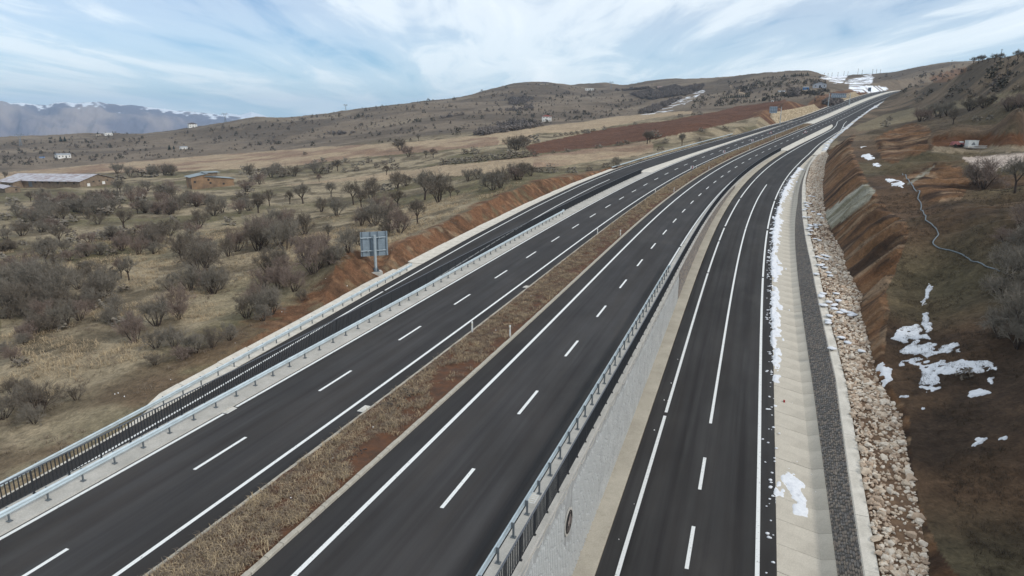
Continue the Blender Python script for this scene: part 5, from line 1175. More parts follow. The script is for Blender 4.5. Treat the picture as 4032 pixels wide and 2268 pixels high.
M['straw'] = noisemat('dry_straw', srgb(186, 166, 134), .25, .9, srgb(150, 132, 106)); M['weed'] = noisemat('grey_weeds', srgb(140, 126, 108), .25, .9, srgb(106, 94, 82)); M['dweed'] = noisemat('dark_weeds', srgb(78, 66, 52), .3, .7, srgb(56, 48, 40))
def scatter_tufts(pts, lib, name, mat, label, scl):
    mb = MB()
    for (x, y, z), sc_ in zip(pts, scl):
        v, t3 = lib[random.randrange(len(lib))]; a = random.uniform(0, 6.28); ca, sa = math.cos(a)*sc_, math.sin(a)*sc_
        mb.add(np.stack([v[:, 0]*ca-v[:, 1]*sa+x, v[:, 0]*sa+v[:, 1]*ca+y, v[:, 2]*sc_+z], 1), t=t3)
    return tag(mb.build(name, mat), label, 'grass', kind='stuff')
ns = 24000; s_a = 12+RNG.random(ns)**1.5*365; u_a = -1.62+3.24*RNG.random(ns)
keep = fbm(s_a/1.9+7, u_a/.9+3, 36, 4) > .385+.12*np.clip((u_a-.3), -1, 1); s_a, u_a = s_a[keep], u_a[keep]
pm = P(s_a, u_a, .14); half = len(pm)*3//5
scatter_tufts(pm[:half], TUF, 'median_grass', M['straw'], 'dry straw coloured grass growing on the median', RNG.uniform(.3, 1.35, half)*np.clip(s_a[:half]/120, .8, 1.2))
scatter_tufts(pm[half:], TUF2, 'median_weeds', M['weed'], 'grey brown dead weeds on the median', RNG.uniform(.45, .9, len(pm)-half))
def field_pts(n, rmin, rmax, thmin, thmax, cond):
    r_ = rmin+(rmax-rmin)*RNG.random(n)**.8; t_ = np.radians(RNG.uniform(thmin, thmax, n)); x, y = r_*np.sin(t_), r_*np.cos(t_); s, u = su(x, y); k = cond(x, y, s, u); x, y = x[k], y[k]
    return np.stack([x, y, zg(x, y)], 1)
fp = field_pts(22000, 34, 150, -41, 12, lambda x, y, s, u: (u < gut_l(s)-5) & (fbm(x/5, y/5, 44, 3) > .5))
scatter_tufts(fp, TUF2, 'orchard_grass', M['straw'], 'pale flattened dry grass of the orchard', RNG.uniform(.6, 1.5, len(fp)))
fp = field_pts(9000, 34, 120, -41, 12, lambda x, y, s, u: (u < gut_l(s)-1.2) & (fbm(x/4, y/4, 45, 3) > .53))
scatter_tufts(fp, TUF, 'orchard_weeds', M['weed'], 'grey brown weeds in the orchard and along its edge', RNG.uniform(.5, 1.1, len(fp)))
fp = field_pts(16000, 36, 120, 24, 46, lambda x, y, s, u: (u > toe_r0(s)+2.0) & (fbm(x/3, y/3, 46, 3) > .46))
scatter_tufts(fp, TUF2, 'slope_weeds', M['dweed'], 'dark brown dead weeds on the right hand slope', RNG.uniform(.35, .8, len(fp)))
# ------------------------------------------------------------------ snow
M['snow'] = noisemat('snow', srgb(228, 230, 233), .06, 3, srgb(208, 211, 216), bump=.4, rough=.8)
bm = bmesh.new(); bmesh.ops.create_icosphere(bm, subdivisions=2, radius=.5); icv = np.array([v.co[:] for v in bm.verts]); icf = np.array([[v.index for v in f.verts] for f in bm.faces]); bm.free()
def blob(mb, p, sx, sy, sz, a=0.0):
    n = 1+.5*(np.array([vnoise(icv[:, 0]*3+p[0]*5, icv[:, 1]*3+icv[:, 2]*2+p[1]*5, 3)])[0]-.5); v = icv*n[:, None]*np.array([sx, sy, sz]); ca, sa = math.cos(a), math.sin(a)
    mb.add(np.stack([v[:, 0]*ca-v[:, 1]*sa, v[:, 0]*sa+v[:, 1]*ca, v[:, 2]], 1)+p, t=icf)
def sheet(mb, X, Y, Zs, hgt, keep):
    """grid of points with snow depth hgt above surface Zs; cells with no snow left out"""
    n0, n1 = X.shape; idx = np.arange(n0*n1).reshape(n0, n1); k = keep[:-1, :-1] | keep[1:, :-1] | keep[:-1, 1:] | keep[1:, 1:]
    q = np.stack([idx[:-1, :-1], idx[1:, :-1], idx[1:, 1:], idx[:-1, 1:]], -1)[k]
    if not len(q): return
    u_, inv_ = np.unique(q, return_inverse=True); V = np.stack([X.ravel(), Y.ravel(), (Zs+hgt).ravel()], 1)[u_]
    mb.add(V, inv_.reshape(-1, 4))
mb = MB()
sg, ug = np.meshgrid(np.arange(26, 206, .11), np.arange(-.75, 2.1, .09), indexing='ij'); ua = asph_r(sg)+ug
dn = np.interp(sg, [26, 40, 60, 70, 130, 170, 206], [.0, .05, .16, .40, .46, .42, .30])
bell = np.exp(-((ug-.15)/np.where(ug < .15, .34, .85))**2)
nn = fbm(sg/1.1, ug/.55, 121, 4)*.75+fbm(sg/5., ug/2., 122, 2)*.35
hh = nn-1.02+dn*.62+bell*.36
Pm = P(sg.ravel(), ua.ravel(), 0).reshape(sg.shape+(3,)); zs = Pm[..., 2]+ramp_z(sg)+np.where(ug < 0, .0, -.03-.2*ug)
sheet(mb, Pm[..., 0], Pm[..., 1], zs, np.clip(hh*1.0, -.03, .22)+np.where(hh > .05, (fbm(sg/.3, ug/.3, 123, 2)-.5)*.1, 0), hh > 0)
for _ in range(260):
    s_ = random.uniform(26, 190); u_ = float(asph_r(s_))+random.gauss(-.25, .22); sz = random.uniform(.06, .2); blob(mb, P1(s_, u_, float(ramp_z(s_))+.01), sz*1.4, sz*1.2, sz*.7)
for s_, u_, a_, b_ in ((41.5, 24.5, .9, 2.2), (39.0, 24.75, .8, 1.6)):
    sg, ug = np.meshgrid(np.arange(s_-b_, s_+b_, .08), np.arange(u_-a_, u_+a_, .08), indexing='ij'); hh = fbm(sg/.8, ug/.5, 124, 4)-.30-.55*(((sg-s_)/b_)**2+((ug-u_)/a_)**2)
    Pm = P(sg.ravel(), ug.ravel(), 0).reshape(sg.shape+(3,)); zs = Pm[..., 2]+ramp_z(sg)-.03-.2*(ug-asph_r(sg)); sheet(mb, Pm[..., 0], Pm[..., 1], zs, np.clip(hh*.5, -.03, .08), hh > 0)
tag(mb.build('snow', M['snow'], smooth=True), 'ploughed snow lumps along the edge of the drainage channel', 'snow', kind='stuff')
mb = MB()
C3 = lambda l: crop((3500, 900), 2.9, l); C4 = lambda l: crop((3400, 1400), 2.9, l)
for poly, n_, th_ in ((C4([(400, 80), (600, 30), (800, 20), (1000, 90), (1300, 50), (1400, 50), (1530, 180), (1340, 190), (1050, 200), (860, 220), (900, 370), (690, 420), (640, 350), (670, 250), (640, 120)]), 800, .40), (C4([(140, 80), (240, 60), (230, 140), (330, 150), (320, 260), (260, 370), (180, 370), (210, 250), (150, 160)]), 90, .35), (C3([(160, 1130), (330, 1110), (370, 1160), (330, 1240), (420, 1210), (470, 1270), (340, 1290), (130, 1290), (20, 1250), (60, 1180)]), 320, .36), (C3([(450, 650), (500, 680), (460, 760), (420, 870), (360, 900), (420, 740)]), 36, .45), (C3([(410, 970), (450, 950), (470, 1080), (460, 1180), (410, 1190), (400, 1080)]), 60, .3), (C3([(300, 1300), (600, 1330), (760, 1290), (840, 1320), (800, 1400), (500, 1449), (130, 1430), (200, 1340)]), 460, .4), (C4([(1230, 400), (1320, 400), (1490, 450), (1480, 470), (1250, 480)]), 24, .4), (C4([(1410, 270), (1490, 250), (1450, 330)]), 10, .2), (C4([(1530, 970), (1650, 930), (1670, 980), (1550, 990)]), 20, .2), (C4([(1200, 990), (1300, 950), (1400, 940), (1250, 1000)]), 10, .2), (C4([(420, 450), (540, 490), (430, 480)]), 8, .1), (C4([(640, 600), (700, 600), (660, 620)]), 5, .1), (A4([(1110, 1045), (1180, 1035), (1235, 1075), (1170, 1085)]), 40, .4), (A4([(1195, 1125), (1280, 1120), (1270, 1145)]), 26, .4), (A4([(1320, 1265), (1400, 1250), (1490, 1290), (1470, 1325), (1390, 1310)]), 60, .42), (A4([(1100, 970), (1165, 965), (1120, 980)]), 14, .3)):
    pts3 = [h[0] for h in (hit(*q) for q in poly) if h is not None]
    if len(pts3) < 3: continue
    pts3 = np.array(pts3); lo_, hi_ = pts3[:, :2].min(0)-1, pts3[:, :2].max(0)+1; dist_ = np.hypot(*pts3[:, :2].mean(0)); stp = max(.10, dist_*.0018)
    X_, Y_ = np.meshgrid(np.arange(lo_[0], hi_[0], stp), np.arange(lo_[1], hi_[1], stp), indexing='ij'); Z_ = zg(X_, Y_); qx, qy = project(X_, Y_, Z_)
    k_ = 60*48/dist_; qx2 = qx+(fbm(X_/.9, Y_/.9, 131, 3)-.5)*k_; qy2 = qy+(fbm(X_/.9, Y_/.9, 132, 3)-.5)*k_*.8
    nn = fbm(X_/1.6, Y_/1.6, 133, 4)*.5+fbm(X_/.5, Y_/.5, 134, 4)*.5; hh = np.where(inpoly(qx2, qy2, poly), nn-th_+.045, -.1)
    sheet(mb, X_, Y_, Z_, np.where(hh > 0, .03+np.clip(hh*.35, 0, .1), -.05), hh > 0)
for _ in range(520):
    s_ = random.uniform(236, 560); u_ = float(toe_r0(s_))-.5+random.gauss(0, .5)
    if vnoise(s_/9., 2.5, 23) > .35: blob(mb, P1(s_, u_, float(ramp_z(s_))+.12), random.uniform(.4, 1.3), random.uniform(.6, 2.0), .35, heading(s_))
for _ in range(160):
    s_ = random.uniform(60, 150); u_ = random.uniform(float(wall_top(s_))+.2, float(toe_r0(s_))-.3)
    if vnoise(s_/3., u_/2., 18) > .55: blob(mb, P1(s_, u_, float(toe_z(s_))+.28), .8, .9, .22, heading(s_))
tag(mb.build('snow_patches', M['snow'], smooth=True), 'melting snow patches on the right hand slope and verge', 'snow', kind='stuff')
# ------------------------------------------------------------------ hose, pipes and tank on the right bench
M['hose'] = pmat('grey_hose', srgb(112, 122, 128), .5)
pts = []
for q in A4b([(1480, -30), (1510, 0), (1570, 80), (1640, 120), (1610, 190), (1650, 250), (1640, 290), (1690, 345), (1680, 385), (1760, 440), (1810, 510), (1745, 580), (1760, 610), (1900, 650), (2000, 680), (2080, 740), (2150, 760), (2250, 810), (2350, 840)]):
    h = hit(*q)
    if h: pts.append(h[0])
pts = np.array(pts); tt_ = np.arange(len(pts)); fine = np.linspace(0, len(pts)-1, len(pts)*7)
sm = np.stack([np.interp(fine, tt_, pts[:, k]) for k in range(3)], 1)
for _ in range(5): sm[1:-1] = (sm[:-2]+sm[1:-1]*2+sm[2:])/4
sm[:, 2] = zg(sm[:, 0], sm[:, 1])+.07
mb = MB()
for a, b_ in zip(sm[:-1], sm[1:]): mb.tube(a, b_, .075, n=6, cap=False)
tag(mb.build('hose', M['hose'], smooth=True), 'long grey hose snaking over the brown bench on the right slope', 'hose')
M['tank'] = noisemat('white_tank', srgb(196, 200, 198), .1, 2); M['redm'] = noisemat('faded_red', srgb(150, 100, 98), .2, 2); M['pipe'] = pmat('pale_pipe', srgb(196, 190, 184), .5)
h = hit(3823, 582)[0]; e = empty('water_tank', tuple(h), 'pale grey box tank in front of the brown earth bank on the right', 'tank'); 
MB().box((0, 0, .95), (2.3, 1.3, 1.3)).build('body', M['tank'], e); MB().box((0, 0, 1.63), (2.4, 1.4, .06)).build('lid', M['tank'], e); MB().box((0, 0, .15), (2.5, 1.5, .3)).build('plinth', M['conc'], e); MB().poly([(-.5, -.66, .6), (.5, -.66, .6), (.15, -.66, 1.2), (-.15, -.66, 1.2)]).build('inspection_plate', M['galvd'], e)
h = hit(3767, 578)[0]; e = empty('pump_trailer', tuple(h), 'faded red pump unit beside the pale tank', 'pump')
MB().box((0, 0, .7), (2.6, 1.0, .5)).box((-.5, 0, 1.05), (1.2, .9, .3)).build('body', M['redm'], e); MB().box((.75, 0, 1.05), (.9, .8, .35)).build('engine', M['tank'], e); MB().box((0, 0, .4), (3.4, .12, .12)).build('drawbar', M['redm'], e)
for dx in (-.7, .7): MB().tube((dx, -.55, .32), (dx, -.38, .32), .32, n=12).build('wheel', M['black'], e)
for k, (y0, y1) in enumerate(((580, 576), (586, 582))):
    a = hit(3800, y0)[0]+np.array([0, 0, .15]); x_, y_, z_ = ray(4100, y1); r_ = math.hypot(a[0], a[1])*.99; c_ = np.array([x_*r_, y_*r_, ZC+z_*r_]); mb = MB(); q = [a+(c_-a)*f for f in np.linspace(0, 1, 20)]
    for v0, v1 in zip(q[:-1], q[1:]): mb.tube(v0, v1, .11, n=6, cap=False)
    tag(mb.build('water_pipe', M['pipe']), ('upper', 'lower')[k]+' of the two pale pipes lying along the bench beside the tank', 'pipe', 'pale pipes on the bench')
# ------------------------------------------------------------------ litter and broken asphalt
mb = MB()
for _ in range(70):
    s_ = random.uniform(30.6, 33.8); u_ = random.uniform(-1.6, -.1); sz = random.uniform(.06, .2); v, t3 = rock_arr[random.randrange(9)]; mb.add(v*sz+P1(s_, u_, .24), t=t3)
for _ in range(45):
    s_ = random.uniform(23, 25.5); u_ = random.uniform(-.3, 1.0); sz = random.uniform(.04, .14); v, t3 = rock_arr[random.randrange(9)]; mb.add(v*sz+P1(s_, u_, .24), t=t3)
M['lump'] = noisemat('broken_asphalt', srgb(62, 60, 60), .4, 6); tag(mb.build('asphalt_rubble', M['lump']), 'broken asphalt lumps heaped on the median by the drain', 'rubble', kind='stuff')
mb = MB()
for _ in range(34):
    s_ = random.uniform(18, 60); u_ = random.choice((random.uniform(-1.5, 1.5), random.uniform(-26, -22), random.uniform(13.8, 15), random.uniform(24, 26))); d_ = .2 if abs(u_) < 2 else (float(front_z(s_)) if u_ < 0 else float(ramp_z(s_))-(.2 if u_ > 23.3 else 0))
    p = P1(s_, u_, d_+.03)
    if u_ < -21: p[2] = float(zg(p[0], p[1]))+.05
    v, t3 = rock_arr[random.randrange(9)]; mb.add(v*random.uniform(.07, .16)+p, t=t3)
tag(mb.build('litter', M['signwhite']), 'scattered white scraps and stones along the road', 'litter', kind='stuff')
MB().box((0, 0, .1), (.1, .14, .2)).build('red_marker', M['red'], None, tuple(P1(53.5, 24.15, float(ramp_z(53.5))-.2)))
tag(bpy.data.objects['red_marker'], 'tiny red marker block on the drainage channel slab', 'marker')
# ------------------------------------------------------------------ large sign seen from behind
M['alu'] = noisemat('sign_back_aluminium', srgb(136, 148, 156), .1, 2, rough=.55, metal=.25); M['alud'] = noisemat('sign_frame', srgb(96, 106, 114), .1, 3, rough=.55, metal=.3); M['tube'] = noisemat('sign_tube', srgb(168, 178, 182), .08, 2, rough=.45, metal=.3)
sp = None
for s_ in np.arange(50, 75, .05):
    q = P1(s_, gut_l(s_)-.9, float(front_z(s_))+.1); x, y = project(q[0], q[1], q[2])
    if sp is None or abs(x-1481)+abs(y-1082) < sp[0]: sp = (abs(x-1481)+abs(y-1082), q, s_)
q = sp[1]; dep = q[1]*CP-(q[2]-ZC)*SP; mpp = dep/FPX
toc = math.atan2(-q[0], -q[1]); rzs = -math.atan2(q[0], q[1])+.0
e = empty('large_road_sign', tuple(q), 'big square road sign seen from behind on a grey pole beside the red bank', 'road sign', None, rzs+.16)
Hs = 168*mpp; Wp, Hp = 106*mpp, 97*mpp; zc_ = Hs-Hp/2-.02; oy = .38
MB().box((0, 0, .12), (1.5, 1.3, .5)).build('plinth', M['conc'], e)
mb = MB().tube((0, 0, .3), (0, 0, Hs-.42), .19, .17, 14); mb.build('pole', M['tube'], e, smooth=True)
mb = MB().box((0, 0, .39), (.85, .85, .05))
for k in range(8):
    a = k*math.pi/4; mb.add([[math.cos(a)*.18, math.sin(a)*.18, .4], [math.cos(a)*.42, math.sin(a)*.42, .4], [math.cos(a)*.18, math.sin(a)*.18, .95], [math.cos(a+.03)*.18, math.sin(a+.03)*.18, .95]], t=[[0, 1, 2], [1, 0, 3]])
mb.build('base_flange', M['alud'], e)
nb = 11
plate = MB().box((0, oy+.06, zc_), (Wp-.04, .02, Hp-.04)).build('panel', M['alu'], e)
for k in range(nb): MB().box((0, oy+.035, zc_-Hp/2+(k+.5)*Hp/nb), (Wp, .03, Hp/nb-.02)).build('board', M['alu'], plate)
for fx in (-.44, -.14, .13, .43): MB().box((fx*Wp, oy-.02, zc_), (.09, .07, Hp*.995)).build('stiffener', M['alud'], plate)
for fz_ in (.26, -.27):
    c_ = MB().tube((-Wp*.5, oy-.13, zc_+fz_*Hp), (Wp*.42, oy-.13, zc_+fz_*Hp), .06, n=8).build('cross_tube', M['tube'], e)
    mb = MB().box((0, oy*.45, zc_+fz_*Hp), (.55, .1, .14))
    for fx in (-.24, .18): mb.box((fx*Wp, oy-.12, zc_+fz_*Hp), (.14, .2, .2))
    mb.build('clamp', M['tube'], c_)
# ------------------------------------------------------------------ far overhead signs
M['panelb'] = noisemat('far_sign_back', srgb(168, 178, 188), .08, 1)
p = P1(375, -13.2, 0); dep = p[1]*CP-(p[2]-ZC)*SP; mpp = dep/FPX; rzc = -math.atan2(p[0], p[1])
e = empty('cantilever_sign', tuple(p), 'far cantilever road sign reaching over the red field side of the road', 'road sign', None, rzc); Hc = 66*mpp
MB().tube((0, 0, -.3), (0, 0, Hc), .22, .16, 10).build('pole', M['tube'], e)
ar = MB()
for z_ in (Hc-.5, Hc-.5-12*mpp): ar.tube((0, 0, z_), (-42*mpp, 0, z_), .1, n=6)
ar.build('arm', M['alud'], e)
pn = MB().box((-29*mpp, .15, Hc-11*mpp), (29*mpp, .06, 25*mpp)).build('panel', M['panelb'], e)
for k in range(5): MB().box((-29*mpp+(k-2)*6.4*mpp, .1, Hc-11*mpp), (.14, .08, 24*mpp)).build('stiffener', M['alud'], pn)
p0 = P1(520, -13.0, 0); p1 = P1(528, -1.0, 0); dep = p0[1]*CP-(p0[2]-ZC)*SP; mpp = dep/FPX; d_ = p1-p0; Lg = np.hypot(d_[0], d_[1]); rzg = math.atan2(d_[1], d_[0])
e = empty('gantry_sign', tuple(p0), 'far overhead gantry sign spanning the left carriageway', 'gantry', None, rzg); Hg = 52*mpp; dzg = d_[2]
MB().tube((0, 0, -.5), (0, 0, Hg), .24, .2, 8).build('post', M['tube'], e); MB().tube((Lg, 0, dzg-.5), (Lg, 0, Hg), .24, .2, 8).build('post', M['tube'], e)
tr_ = MB()
for z_ in (Hg-.2, Hg-2.6): tr_.tube((0, 0, z_), (Lg, 0, z_), .13, n=6)
nk = 9
for k in range(nk): tr_.tube((Lg*k/nk, 0, Hg-.2), (Lg*(k+.5)/nk, 0, Hg-2.6), .07, n=4).tube((Lg*(k+.5)/nk, 0, Hg-2.6), (Lg*(k+1)/nk, 0, Hg-.2), .07, n=4)
tr_.build('truss', M['alud'], e); pn = MB().box((Lg*.46, .35, Hg-1.5), (Lg*.72, .08, 3.0)).build('panel', M['panelb'], e)
for k in range(8): MB().box((Lg*(.14+.09*k), .28, Hg-1.5), (.12, .08, 2.9)).build('stiffener', M['alud'], pn)
h = hit(*G6([(1430, 500)])[0]); p, dep = h; mpp = dep/FPX; e = empty('far_sign_board', tuple(p), 'small grey board standing below the snowy embankment', 'sign board', None, -math.atan2(p[0], p[1]))
for dx in (-.8, .8): MB().tube((dx, 0, -.3), (dx, 0, 5), .08, n=6).build('post', M['galvd'], e)
MB().box((0, -.1, 3.4), (10.5*mpp, .08, 14*mpp)).build('panel', M['alud'], e)
# rock faced cut slopes at the far left road edge
M['pitch'] = noisemat('pale_rock_pitching', srgb(196, 180, 152), .2, 1.2, srgb(168, 150, 124), bump=.8, bscale=3)
for (a, b_, h0, h1, lb) in ((384, 503, 5.6, 3.4, 'nearer pale rock faced cut slope beside the far left road'), (562, 650, 4.6, 3.2, 'farther pale rock faced cut slope beyond the gantry')):
    O = P1(a, gut_l(a), 0); e = empty('rock_faced_slope', tuple(O), lb, 'rock slope', 'rock faced cut slopes')
    hf = _ip([a, a+4, b_-6, b_], [.4, h0, h1, .3])
    o = ribbon('slope_bed', a, b_, [cu(gut_l, .3), cu(gut_l, -3.2), cu(gut_l, -4.4)], [-.1, lambda s: hf(s), lambda s: hf(s)-.6], M['pitch'], 2, None, uvon=False); o.parent = e; o.location = tuple(-O)
    mb = MB()
    for _ in range(1500):
        s_ = random.uniform(a, b_); f = random.random(); u_ = float(gut_l(s_))+.3-3.5*f; v, t3 = rock_arr[random.randrange(9)]; sz = random.uniform(.35, .8); mb.add(v*sz+rel(P1(s_, u_, float(hf(s_))*f), O), t=t3)
    tag(mb.build('pitching_stones', M['pitch'], e), kind='stuff')
# ------------------------------------------------------------------ buildings
M['plaster'] = noisemat('white_plaster', srgb(222, 220, 214), .06, .6); M['roofr'] = noisemat('red_roof', srgb(128, 72, 64), .2, 1); M['roofd'] = noisemat('dark_roof', srgb(74, 68, 68), .2, 1); M['roofg'] = noisemat('grey_roof', srgb(150, 154, 158), .15, 1); M['dark'] = pmat('dark_opening', srgb(52, 50, 50), .6); M['beige'] = noisemat('beige_plaster', srgb(176, 164, 148), .1, .5); M['greyp'] = noisemat('grey_plaster', srgb(176, 178, 184), .08, .5); M['blue'] = noisemat('blue_sheet', srgb(64, 112, 160), .2, 1); M['pinkp'] = noisemat('pink_plaster', srgb(190, 164, 156), .08, .5)
def house(px, py, wpx, eave_px, roof_px, depth_f, label, wall, roof, style='gable', rz=0.0, storeys=1, cols=3, name='house', front='eave'):
    h = hits(px, py, 4)
    if h is None: return None
    p, dep = h; mpp = dep/FPX; w, ev, rf = wpx*mpp, eave_px*mpp, roof_px*mpp; d_ = w*depth_f
    x, y, _ = ray(px, py); p2 = np.array([p[0]+x*d_*.5, p[1]+y*d_*.5, p[2]-.1]); e = empty(name, tuple(p2), label, 'house', None, -math.atan2(p[0], p[1])+rz)
    MB().box((0, 0, ev/2-.6), (w, d_, ev+1.2)).build('wall', wall, e)
    o = .04*w
    if style == 'flat': MB().box((0, 0, ev+rf/2), (w+o, d_+o, max(rf, .25))).build('roof', roof, e)
    elif style == 'hip':
        a, b_ = w/2+o, d_/2+o; mb = MB(); rl = max(a-b_, a*.2)
        mb.add([[-a, -b_, ev], [a, -b_, ev], [a, b_, ev], [-a, b_, ev], [-rl, 0, ev+rf], [rl, 0, ev+rf]], [[0, 1, 5, 4], [2, 3, 4, 5], [3, 2, 1, 0]], [[1, 2, 5], [3, 0, 4]]); mb.build('roof', roof, e)
    elif front == 'eave':
        a, b_ = w/2+o, d_/2+o; mb = MB(); mb.add([[-a, -b_, ev], [a, -b_, ev], [a, b_, ev], [-a, b_, ev], [-a, 0, ev+rf], [a, 0, ev+rf]], [[0, 1, 5, 4], [2, 3, 4, 5], [3, 2, 1, 0]], [[1, 2, 5], [3, 0, 4]]); mb.build('roof', roof, e)
    else:
        MB().prism([(-w/2, ev), (w/2, ev), (0, ev+rf)], -d_/2, d_/2).build('gable', wall, e)
        mb = MB(); t_ = .02*w
        for sg in (1, -1): mb.add([[sg*(w/2+o), -d_/2-o, ev-t_], [0, -d_/2-o, ev+rf+t_*.3], [0, d_/2+o, ev+rf+t_*.3], [sg*(w/2+o), d_/2+o, ev-t_], [sg*(w/2+o), -d_/2-o, ev], [0, -d_/2-o, ev+rf+t_*1.5], [0, d_/2+o, ev+rf+t_*1.5], [sg*(w/2+o), d_/2+o, ev]], [[0, 1, 2, 3], [4, 5, 6, 7], [0, 1, 5, 4], [2, 3, 7, 6], [0, 4, 7, 3]])
        mb.build('roof', roof, e)
    sh = ev/storeys; ww, wh = w/cols*.38, sh*.42
    for r_ in range(storeys):
        for c in range(cols):
            x_ = -w/2+(c+.5)*w/cols; isd = (r_ == 0 and c == cols//2)
            f = MB().box((x_, -d_/2-.03, sh*(r_+(.36 if isd else .55))), (ww, .08, sh*.72 if isd else wh)).build('door' if isd else 'window', M['plaster'] if not isd else M['dark'], e)
            if not isd: MB().box((x_, -d_/2-.08, sh*(r_+.55)), (ww*.82, .04, wh*.82)).build('pane', M['dark'], f)
    return e
q1 = lambda tr, x, y: tr([(x, y)])[0]
house(*q1(A1, 582, 754), 46, 13, 5, .7, 'white single storey farmhouse with grey roof on the left plain', M['plaster'], M['roofg'], 'gable', .3, 1, 4)
house(*q1(A1, 388, 756), 17, 3.5, 2.5, .6, 'low shed under a bright blue sheet left of the white farmhouse', M['greyp'], M['blue'], 'gable', 0, 1, 2, 'shed')
house(*q1(A1, 997, 546), 27, 8, 2, .6, 'white flat roofed house on the far left ridge between conifers', M['plaster'], M['plaster'], 'flat', .2, 1, 3)
house(*q1(A1, 908, 551), 17, 6, 1, .5, 'small grey hut beside the white ridge house', M['beige'], M['beige'], 'flat', 0, 1, 2, 'hut')
house(*q1(A1, 1772, 466), 30, 14, 5, .7, 'white two storey house with a dark hipped roof on the left hill crest', M['plaster'], M['roofd'], 'hip', .25, 2, 3)
house(*q1(A1, 1690, 670), 26, 7, 3, .6, 'tiny white cottage among scrub in the left valley', M['plaster'], M['roofg'], 'gable', .3, 1, 3)
house(*q1(A3, 392, 588), 36, 19, 6, .7, 'white two storey villa with red roof below the round hill', M['plaster'], M['roofr'], 'hip', .1, 2, 3)
house(*q1(A3, 370, 214), 33, 6, 4, .6, 'beige villa crowning the round hill summit', M['beige'], M['roofd'], 'hip', .1, 1, 4)
house(*q1(A3, 825, 274), 32, 7, 1.5, .4, 'long low white building on the saddle right of the round hill', M['plaster'], M['plaster'], 'flat', .15, 1, 4)
house(*q1(A3, 1540, 258), 17, 9, 2, .6, 'pinkish house among trees on the far wooded hill', M['pinkp'], M['pinkp'], 'flat', .1, 2, 2)
house(*q1(H6, 1925, 655), 47, 15, 7, .7, 'pale grey gable fronted house above the red cutting', M['greyp'], M['roofg'], 'gable', .12, 1, 3, 'house', 'gable')
house(*q1(H6, 1470, 706), 21, 9, 2, .7, 'small white kiosk with blue walls left of the pale gable house', M['blue'], M['plaster'], 'flat', .1, 1, 2, 'kiosk')
house(*q1(H6, 655, 832), 26, 7, 4, .6, 'small pale cottage with lean roof on the dirt track', M['beige'], M['roofg'], 'gable', .35, 1, 2)
house(*q1(H6, 345, 1118), 9.5, 5, 1, .6, 'tiny white hut on the upper edge of the red field', M['plaster'], M['plaster'], 'flat', 0, 1, 1, 'hut')
# old farm buildings
def farmmat():
    return noisemat('old_stone_wall', srgb(142, 124, 104), .2, .8, srgb(112, 98, 84), bump=.6, bscale=4), noisemat('mud_wall', srgb(150, 122, 94), .2, .35, srgb(112, 94, 78), bump=.6, bscale=3), noisemat('rusty_sheet_roof', srgb(186, 188, 194), .1, .35, srgb(132, 112, 108), stretch=(1, 5, 1), lo=.45, hi=.6), noisemat('grey_sheet_roof', srgb(140, 150, 154), .12, .5)
M['oldw'], M['mud'], M['rust'], M['sheet'] = farmmat()
h, dep = hits(*q1(A1, 742, 1022)); phi = math.radians(46); thc = math.atan2(h[0], h[1]); Lb, Wb, ev, pk = 46.0, 20.0, 3.1, 5.6
e = empty('long_barn', tuple(h-np.array([0, 0, .4])), 'long old barn with a rusty sheet metal roof at far left', 'barn', None, -thc)
lx = np.array([-math.cos(phi), math.sin(phi)]); wx_ = np.array([math.sin(phi), math.cos(phi)])
B = lambda a, b_, z: [lx[0]*a+wx_[0]*b_, lx[1]*a+wx_[1]*b_, z]
dzl = float(zg(*(h[:2]+np.array([[math.cos(-thc), -math.sin(-thc)], [math.sin(-thc), math.cos(-thc)]])@(lx*Lb)))-h[2])
zb_ = lambda a: dzl*.6*a/Lb
mb = MB(); mb.add([B(0, 0, -2), B(Lb, 0, -2), B(Lb, 0, ev+zb_(Lb)), B(0, 0, ev)], [[0, 1, 2, 3]]); mb.add([B(0, 0, -2), B(0, Wb, -2), B(0, Wb, ev), B(0, Wb/2, pk), B(0, 0, ev)], t=[[0, 1, 2], [0, 2, 4], [4, 2, 3]]); mb.add([B(Lb, 0, -2), B(Lb, Wb, -2), B(Lb, Wb, ev+zb_(Lb)), B(Lb, Wb/2, pk+zb_(Lb)), B(Lb, 0, ev+zb_(Lb))], t=[[0, 1, 2], [0, 2, 4], [4, 2, 3]]); mb.add([B(0, Wb, -2), B(Lb, Wb, -2), B(Lb, Wb, ev+zb_(Lb)), B(0, Wb, ev)], [[0, 1, 2, 3]])
mb.build('wall', M['oldw'], e); mb = MB()
for (b0, z0), (b1, z1) in (((-.8, ev-.15), (Wb/2, pk+.12)), ((Wb+.8, ev-.15), (Wb/2, pk+.12))): mb.add([B(-.6, b0, z0), B(Lb+.6, b0, z0+zb_(Lb)), B(Lb+.6, b1, z1+zb_(Lb)), B(-.6, b1, z1), B(-.6, b0, z0+.1), B(Lb+.6, b0, z0+zb_(Lb)+.1), B(Lb+.6, b1, z1+zb_(Lb)+.1), B(-.6, b1, z1+.1)], [[0, 1, 2, 3], [4, 5, 6, 7], [0, 1, 5, 4], [0, 3, 7, 4], [1, 2, 6, 5]])
mb.build('roof', M['rust'], e)
for b_, w_, z_, m_ in ((4.6, 1.7, 1.1, 'plaster'), (13.4, 1.7, 1.4, 'plaster')): MB().add([B(-.05, b_-w_/2, z_-.7), B(-.05, b_+w_/2, z_-.7), B(-.05, b_+w_/2, z_+.7), B(-.05, b_-w_/2, z_+.7)], [[0, 1, 2, 3]]).build('shutter', M[m_], e)
